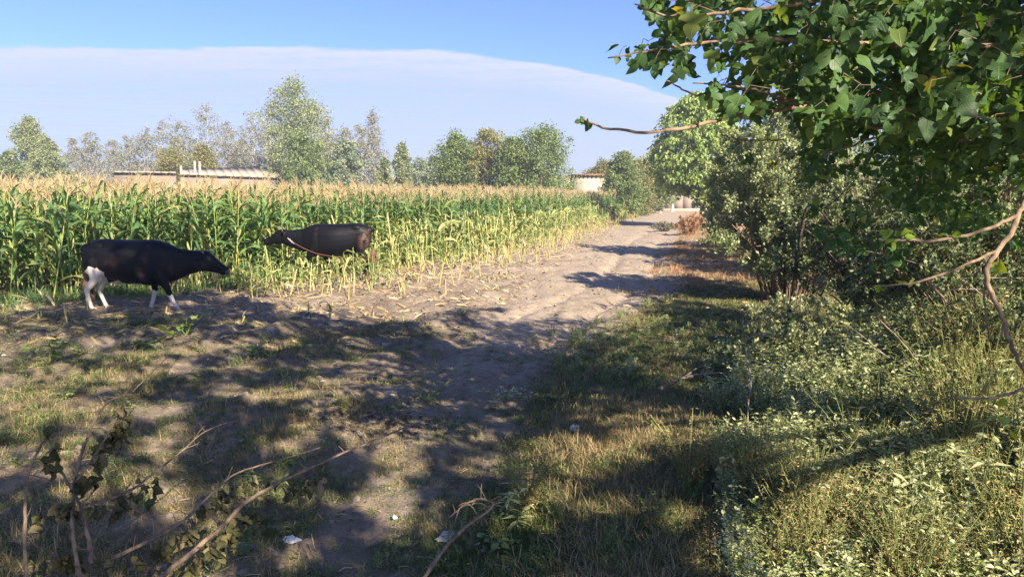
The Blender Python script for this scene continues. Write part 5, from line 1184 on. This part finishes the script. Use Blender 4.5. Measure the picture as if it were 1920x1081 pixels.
def cow(loc, yaw, flip, label, head, white, tail_side):
    root = empty('cow', loc, yaw); b = MB()
    # trunk from rump (x=0) to the chest, z from belly/back lines
    T = [(0.00, .90, 1.16, .09), (0.06, .80, 1.22, .17), (0.20, .70, 1.275, .235), (0.38, .62, 1.30, .25), (0.60, .54, 1.285, .285), (0.85, .50, 1.28, .315), (1.08, .49, 1.285, .30), (1.28, .48, 1.28, .255), (1.45, .52, 1.235, .215), (1.60, .585, 1.17, .165)]
    st = [(x, 0, (a + c) / 2, w, (c - a) / 2, 0.0) for x, a, c, w in T]
    hp = head  # poll (x,z), muzzle (x,z), neck pitch
    (pxx, pzz), (mx, mz), yh = hp
    loft(b, st, 24, 2.4)
    ang = math.atan2(pzz - 0.9, pxx - 1.45)
    loft(b, [(1.25, 0, .94, .21, .33, 0), (1.50, 0, .88, .17, .33, ang * .4), (1.78, yh * .2, .52 * .83 + .48 * (pzz - .1), .125, .235, ang * .7), (2.0, yh * .5, .30 * .83 + .70 * (pzz - .12), .105, .19, ang * .6), (pxx + .0, yh, pzz - .14, .10, .17, ang * .4)], 20)
    ha = math.atan2(mz - pzz, mx - pxx); ux, uz = math.cos(ha), math.sin(ha); nx, nz_ = -uz, ux
    L = math.hypot(mx - pxx, mz - pzz)
    def hp_(t, off): return (pxx + ux * L * t + nx * off, yh * (1 + t * .6), pzz + uz * L * t + nz_ * off)
    loft(b, [(*hp_(-0.12, -.09), .07, .09, ha), (*hp_(0.06, -.115), .11, .155, ha), (*hp_(0.28, -.13), .112, .16, ha), (*hp_(0.52, -.115), .085, .125, ha), (*hp_(0.76, -.09), .070, .094, ha), (*hp_(0.93, -.08), .076, .085, ha), (*hp_(1.02, -.07), .05, .05, ha)], 20, 2.2)
    blob(b, hp_(0.32, -.17), (.10, .075, .085))                        # jaw
    for s in (-1, 1):
        blob(b, (0.34, s * .15, 1.185), (.14, .085, .085)); blob(b, (0.04, s * .09, 1.12), (.07, .05, .08))   # hip and pin bones
        blob(b, (1.28, s * .17, .86), (.17, .10, .28)); blob(b, (0.22, s * .15, .90), (.19, .12, .26)); blob(b, hp_(0.2, -.04 + 0) , (.05, .11, .04))
        e = hp_(0.05, -.06); 
        loft(b, [(e[0], e[1] + s * .07, e[2], .03, .02, 0.2), (e[0] - .04, e[1] + s * .15, e[2] - .01, .05, .05, 0.3), (e[0] - .07, e[1] + s * .215, e[2] - .03, .03, .045, 0.3), (e[0] - .09, e[1] + s * .25, e[2] - .05, .012, .015, .3)], 10)
    blob(b, (0.50, 0, .60), (.15, .11, .10))                            # udder
    for s, tx in ((-1, .46), (1, .46), (-1, .56), (1, .56)): b.tube([(tx, s * .05, .56), (tx, s * .055, .47)], [.018, .013], 8)
    blob(b, (1.45, 0, .64), (.14, .09, .12))                            # brisket
    legs = {'hn': [(.20, .14, .92, .15), (.27, .16, .72, .115), (.25, .155, .58, .078), (.13, .14, .43, .052), (.115, .14, .37, .046), (.17, .14, .22, .033), (.22, .14, .11, .036), (.27, .14, .045, .05)],
            'hf': [(.20, -.14, .92, .15), (.25, -.16, .72, .11), (.22, -.155, .58, .075), (.08, -.14, .43, .05), (.07, -.14, .37, .045), (.10, -.14, .22, .033), (.13, -.14, .11, .036), (.17, -.14, .045, .048)],
            'fn': [(1.22, .15, .78, .12), (1.16, .15, .62, .085), (1.13, .14, .48, .060), (1.125, .14, .37, .050), (1.09, .14, .22, .034), (1.05, .14, .11, .036), (1.04, .14, .045, .052)],
            'ff': [(1.34, -.14, .78, .12), (1.42, -.14, .60, .09), (1.50, -.13, .46, .060), (1.53, -.13, .36, .050), (1.60, -.13, .21, .034), (1.66, -.13, .10, .037), (1.70, -.13, .045, .053)]}
    for k_, l in legs.items(): b.tube(spline(np.array(l)[:, :3], 30), np.interp(np.linspace(0, 1, 30), np.linspace(0, 1, len(l)), np.array(l)[:, 3]), 12)
    b.tube([(.03, 0, 1.19), (-.045, 0, 1.14), (-.06, 0, 1.0), (-.055, 0.02, .80), (-.04, 0.03, .62)], [.035, .033, .024, .017, .013], 10)
    me0 = b.mesh('body_src', M_COAT); tmp = bpy.data.objects.new('body_src', me0); col.objects.link(tmp)
    rm = tmp.modifiers.new('r', 'REMESH'); rm.mode = 'VOXEL'; rm.voxel_size = 0.014; sm = tmp.modifiers.new('s', 'SMOOTH'); sm.factor = 0.6; sm.iterations = 7
    bpy.context.view_layer.update(); dg = bpy.context.evaluated_depsgraph_get(); me = bpy.data.meshes.new_from_object(tmp.evaluated_get(dg)); me.name = 'body'
    bpy.data.objects.remove(tmp); me.materials.clear(); me.materials.append(M_COAT)
    n = len(me.vertices); co = np.empty(n * 3, np.float32); me.vertices.foreach_get('co', co); co = co.reshape(-1, 3)
    x, y, z = co.T; pt = np.zeros(n)
    if white:
        jag = (fbm(x * 9, z * 9 + y * 5, 3, 5) - 0.5)
        hind = smooth(.84, .72, z + jag * .2) * (x < .42 + jag * .2)
        bel = smooth(.60, .54, z + jag * .16 + np.abs(x - .62) * .25 - np.abs(y) * .1) * (x > .25) * (x < 1.06)
        fleg = smooth(.40, .345, z + jag * .12) * (x > .85)
        bris = smooth(.60, .52, z) * (np.abs(y) < .07) * (x > 1.2) * (x < 1.45)
        pt = np.clip(hind + bel + fleg + bris, 0, 1)
        dirt = np.exp(-(((x - 1.12) / .06)**2 + ((z - .68) / .12)**2)) + 0.4 * np.exp(-(((x - 1.2) / .05)**2 + ((z - .97) / .1)**2)) + 0.35 * np.exp(-(((x - .6) / .15)**2 + ((z - .9) / .1)**2))
    else:
        dirt = 0.7 * np.exp(-(((x - .12) / .14)**2 + ((z - .88) / .22)**2)); pt = 0.62 * np.exp(-(((x - .42) / .06)**2 + ((z - .62) / .05)**2))
    me.polygons.foreach_set('use_smooth', np.ones(len(me.polygons), bool))
    for an, A in (('patch', pt), ('dirt', dirt)):
        a = me.attributes.new(an, 'FLOAT', 'POINT'); a.data.foreach_set('value', A.astype(np.float32))
    body = link('body', me, root)
    for s in (-1, 1):
        e = hp_(-.02, .0); hb_ = MB(); hb_.tube(spline([(e[0], e[1] + s * .06, e[2] - .02), (e[0] - .01, e[1] + s * .12, e[2] + .03), (e[0] + .04, e[1] + s * .15, e[2] + .075), (e[0] + .08, e[1] + s * .13, e[2] + .085)], 12), np.linspace(.02, .005, 12), 8); hb_.build('horn', M_HORN, root, True)
        e = hp_(0.30, -.045); hb_ = MB(); blob(hb_, (e[0], e[1] + s * .098, e[2]), (.02, .012, .017)); hb_.build('eye', M_EYE, root, True)
    m_ = MB(); e = hp_(1.0, -.07); blob(m_, e, (.045, .058, .05)); m_.build('muzzle', M_MUZZ, root, True)
    t = MB()
    for i in range(110):
        o_ = np.array([-.04, .03, .68]) + rng.normal(0, .012, 3); w_ = rng.normal(0, .04, 2)
        t.tube([o_, o_ + [w_[0] * .7 + .01, w_[1] * .7, -.16], o_ + [w_[0] + .03, w_[1], -.30], o_ + [w_[0] * .6 + .06, w_[1] * .6, -.5 - .1 * rng.random()]], [.004, .006, .005, .002], 3, cap=False)
    t.build('tail_tuft', M_TAIL, root)
    for k_, l in legs.items():
        h_ = MB(); fx, fy, fz, fr = l[-1]
        for s in (-1, 1): h_.tube([(fx - .005, fy + s * .022, .085), (fx + .012, fy + s * .026, .045), (fx + .03, fy + s * .027, -.005)], [.026, .034, .036], 8)
        h_.build('hoof', M_HOOF, root, True)
    if flip: root.scale = (-1, 1, 1)
    tag(root, label, 'cow'); return root
g1 = at(156, 580); X1 = P(168, 580, 12.75)[0]
cow((X1, 12.75, gz(-6.3, 12.75) - 0.005), R(-3), False, 'black cow with white legs standing in front of the corn facing right', ((2.16, 1.07), (2.57, .79), -0.02), True, 0)
c2 = P(698, 505, 17.7)[0]
cow((c2, 17.7, gz(c2 - 1, 17.7) - 0.02), R(4), True, 'all black cow half hidden behind green stubble facing left', ((2.12, 1.13), (2.58, .90), 0.02), False, 0)
# tether: red rope from the second cow's collar to the ground, with a few chain links
def rope(name, label, pts, rad, mat, cat):
    q = spline(pts, 50); o0 = q[0].copy(); root = link(name, None) if False else None
    b = MB(); b.tube(q - o0, rad, 6); o = b.build(name, mat, None, True); o.location = o0; tag(o, label, cat); return o
M_ROPE = plainmat('red_rope', (0.24, 0.085, 0.06), (0.34, 0.14, 0.10), 60, 0.8, 0.2, 0.5)
M_CHAIN = plainmat('chain_steel', (0.35, 0.36, 0.38), None, 10, 0.4, 0.6, 0)
rp = [P(548, 453, 17.25), P(572, 466, 17.1), P(600, 476, 17.0), P(640, 482, 16.95), P(672, 484, 16.95), P(700, 489, 16.9), P(735, 499, 16.8), P(780, 506, 17.0), P(800, 520, 16.9)]
rp[-1][2] = 0.02; ROPER = 0.005
rope('tether_rope', 'thin red rope hanging from the neck of the black cow across the stubble', rp, ROPER, M_ROPE, 'rope')
root = empty('tether_chain', P(541, 448, 17.35)); f = np.array(root.location)
for i in range(5):
    c = P(541 + i * 2.2, 447 + i * 2.0, 17.35 - i * 0.02) - f; th = np.linspace(0, 2 * math.pi, 13)
    q = np.stack([np.cos(th) * 0.030, np.zeros(13) if i % 2 else np.sin(th) * 0.016, np.sin(th) * 0.016 if i % 2 else np.zeros(13)], 1)
    rt = np.array(Euler((0, 0.8, 0)).to_matrix()); b = MB(); b.tube(q @ rt.T + c, 0.006, 5, cap=False); b.build('link', M_CHAIN, root, True)
tag(root, 'short steel chain joining the red rope to the cow', 'chain')

# ------------------------------------------------------------------ buildings far off
M_ROOF = plainmat('tan_roof', (0.31, 0.25, 0.19), (0.37, 0.30, 0.235), 0.8, 0.85, 0.2, 0.2)
M_WALLT = plainmat('mud_wall', (0.17, 0.14, 0.11), (0.23, 0.19, 0.155), 0.6, 0.9, 0.1, 0.3)
M_CREAM = plainmat('cream_wall', (0.34, 0.29, 0.215), (0.40, 0.34, 0.26), 0.5, 0.9, 0.1, 0.2)
M_BRICKR = plainmat('brown_rafter', (0.20, 0.11, 0.07), (0.28, 0.16, 0.10), 4, 0.8, 0.2, 0.2)
M_FLUE = plainmat('pale_flue', (0.33, 0.29, 0.23), (0.40, 0.35, 0.28), 2, 0.7, 0.3, 0.1)
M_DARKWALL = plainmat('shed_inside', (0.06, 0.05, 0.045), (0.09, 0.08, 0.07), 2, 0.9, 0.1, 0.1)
def shed(label, pL, pR, eL, eR, rL, rR, gapL, gapR, DL, DR, depth, nseam, flues=()):
    """long open-eaved shed; eave / ridge given as heights in the picture at the two ends"""
    XL, XR = (pL - 960) / FPX * DL, (pR - 960) / FPX * DR; o0 = np.array([XL, DL, 0.0]); root = empty('farm_shed', o0)
    hz = lambda py, D: CAM_H + (366 - py) / FPX * D
    A, B = np.array([XL, DL, 0]) - o0, np.array([XR, DR, 0]) - o0; d = (B - A) / np.linalg.norm(B - A); nrm = np.array([-d[1], d[0], 0.0])
    nrm = np.array([XL, DL, 0.0]); nrm /= np.linalg.norm(nrm)
    eA, eB = hz(eL, DL), hz(eR, DR); rA, rB = hz(rL, DL + depth), hz(rR, DR + depth); gA, gB = hz(gapL, DL), hz(gapR, DR)
    L = np.linalg.norm(B - A)
    def prism(q0, q1, zt0, zt1, zb0, zb1, th, name, mat):
        b = MB(); n3 = nrm * th
        V = [q0 + [0, 0, zb0], q1 + [0, 0, zb1], q1 + n3 + [0, 0, zb1], q0 + n3 + [0, 0, zb0], q0 + [0, 0, zt0], q1 + [0, 0, zt1], q1 + n3 + [0, 0, zt1], q0 + n3 + [0, 0, zt0]]
        b.add(V, [(0, 3, 2, 1), (4, 5, 6, 7), (0, 1, 5, 4), (1, 2, 6, 5), (2, 3, 7, 6), (3, 0, 4, 7)]); return b.build(name, mat, root)
    prism(A + nrm * .4, B + nrm * .4, gA, gB, -.2, -.2, .3, 'wall', M_WALLT)
    prism(A + nrm * (depth - .3), B + nrm * (depth - .3), eA, eB, -.2, -.2, .3, 'back_wall', M_DARKWALL)
    b = MB(); m = nseam
    for i in range(m):   # roofing sheets, each lapping a little over the next
        f0, f1 = i / m, (i + 1) / m - 0.004; q0, q1 = A + (B - A) * f0, A + (B - A) * f1; e0, e1 = eA + (eB - eA) * f0, eA + (eB - eA) * f1; r0_, r1_ = rA + (rB - rA) * f0, rA + (rB - rA) * f1
        dz = 0.008 * (i % 2); V = [q0 + [0, 0, e0 + dz], q1 + [0, 0, e1 + dz], q1 + nrm * depth + [0, 0, r1_ + dz], q0 + nrm * depth + [0, 0, r0_ + dz]]; V += [v_ - [0, 0, .14] for v_ in V]
        b = MB(); b.add(V, [(0, 1, 2, 3), (7, 6, 5, 4), (0, 4, 5, 1), (1, 5, 6, 2), (2, 6, 7, 3), (3, 7, 4, 0)]); b.build('roof_sheet', M_ROOF, root)
    npst = int(L / 1.7)
    for i in range(npst):
        f = (i + 0.5) / npst; q = A + (B - A) * f + nrm * .55; z0 = gA + (gB - gA) * f - .02; z1 = eA + (eB - eA) * f - .1
        b = MB(); b.tube([q + [0, 0, z0], q + [0, 0, z1]], 0.13, 6); b.build('post', M_FLUE, root)
    for (px, ptop) in flues:
        f = (px - pL) / (pR - pL); D = DL + (DR - DL) * f + .5; X = (px - 960) / FPX * D; q = np.array([X, D, 0]) - o0
        b = MB(); b.tube([q + [0, 0, hz(330, D)], q + [0, 0, hz(ptop, D)]], 0.11, 8); b.tube([q + [0, 0, hz(ptop, D)], q + [0, 0, hz(ptop, D) + .06]], .14, 8); b.build('flue', M_FLUE, root)
    tag(root, label, 'shed')
shed('long farm shed with tan sloping roof and dark gap under its eaves', 345, 556, 325, 333, 317, 313, 330, 337, 68, 82, 7, 14, [(347, 313), (373, 304), (382, 305)])
shed('low dark eaved farm shed further left beyond the corn', 222, 338, 321, 322.5, 323, 325, 327, 328, 74, 74, 5, 8)
def house():
    D = 76; x0, x1 = (1076 - 960) / FPX * D, (1130 - 960) / FPX * D; h = CAM_H + (366 - 329) / FPX * D; root = empty('small_house', (x0, D, 0)); w = x1 - x0
    b = MB(); b.box(0, w, 0, 6, -.2, h); b.add([(w, 0, -.2), (w + 1.1, .8, -.2), (w + 1.1, 6, -.2), (w, 6, -.2), (w, 0, h - .003), (w + 1.1, .8, h - .9), (w + 1.1, 6, h - .9), (w, 6, h - .003)], [(0, 1, 5, 4), (1, 2, 6, 5), (4, 5, 6, 7), (2, 3, 7, 6)]); b.build('wall', M_CREAM, root)
    b = MB(); b.add([(-.3, -.35, h + .01), (w, -.35, h + .01), (w, 6.2, h + .01), (-.3, 6.2, h + .01), (-.3, -.35, h + .13), (w, -.35, h + .13), (w, 6.2, h + .13), (-.3, 6.2, h + .13)], [(0, 3, 2, 1), (4, 5, 6, 7), (0, 1, 5, 4), (1, 2, 6, 5), (2, 3, 7, 6), (3, 0, 4, 7)])
    b.add([(w, -.35, h + .01), (w + 1.35, .6, h - 1.0), (w + 1.35, 6.2, h - 1.0), (w, 6.2, h + .01), (w, -.35, h + .13), (w + 1.35, .6, h - .88), (w + 1.35, 6.2, h - .88), (w, 6.2, h + .13)], [(0, 3, 2, 1), (4, 5, 6, 7), (0, 1, 5, 4), (1, 2, 6, 5), (2, 3, 7, 6)]); b.build('roof', M_BRICKR, root)
    for i in range(7):
        b = MB(); x = .2 + i * w / 7; b.box(x, x + .09, -.32, 0, h - .12, h); b.build('rafter_end', M_BRICKR, root)
    b = MB(); b.box(-.5, w * .55, 9, 9.4, -.1, h + .35); b.build('rear_parapet', M_CREAM, root)
    tag(root, 'small cream house with brown flat roof at the end of the corn', 'house')
house()
D = 92; b = MB(); b.box((733 - 960) / FPX * D, (749 - 960) / FPX * D, D, D + 5, -.2, CAM_H + (366 - 331) / FPX * D); o = b.build('pale_building', M_CREAM); tag(o, 'sliver of a pale building between the two columnar poplars', 'building')
b = MB()
x0, x1 = (1196 - 960) / FPX * 99, (1345 - 960) / FPX * 99
root = empty('boundary_wall', (x0, 99, 0)); k = 9
for i in range(k):
    b = MB(); b.box((x1 - x0) * i / k, (x1 - x0) * (i + 1) / k - .03, .01 * (i % 2), .3, -.1, 1.95 + 0.04 * (i % 3)); b.build('wall_panel', M_WALLT, root)
tag(root, 'grey boundary wall crossing at the end of the track', 'wall')
b = MB(); b.box(x0 - 2, x1 + 3, 94.6, 95.0, -.1, .34); o = b.build('kerb', M_CREAM); tag(o, 'low pale kerb running across the end of the track', 'kerb')
b = MB(); q = P(1178, 283, 120); b.tube([(q[0], 120, 0), (q[0], 120, q[2])], [.22, .08], 4, 0); 
for zz in (0.7, 0.8, 0.9): b.tube([(q[0] - .5, 120, q[2] * zz), (q[0] + .5, 120, q[2] * zz)], .05, 4)
tag(b.build('antenna_mast', M_DEAD), 'thin antenna mast above the trees right of the house', 'mast')

# ------------------------------------------------------------------ thin summer haze
hm = bpy.data.materials.new('haze_air'); hm.use_nodes = True; hn = hm.node_tree; hn.nodes.clear()
pv = hn.nodes.new('ShaderNodeVolumePrincipled'); pv.inputs['Color'].default_value = (0.86, 0.90, 1.0, 1); pv.inputs['Density'].default_value = 0.0013; pv.inputs['Anisotropy'].default_value = 0.2
ho = hn.nodes.new('ShaderNodeOutputMaterial'); hn.links.new(pv.outputs[0], ho.inputs['Volume'])
b = MB(); b.box(-190, 190, -40, 330, -1.2, 17.5); tag(b.build('haze', hm), 'thin pale haze over the far fields', 'haze', kind='stuff')
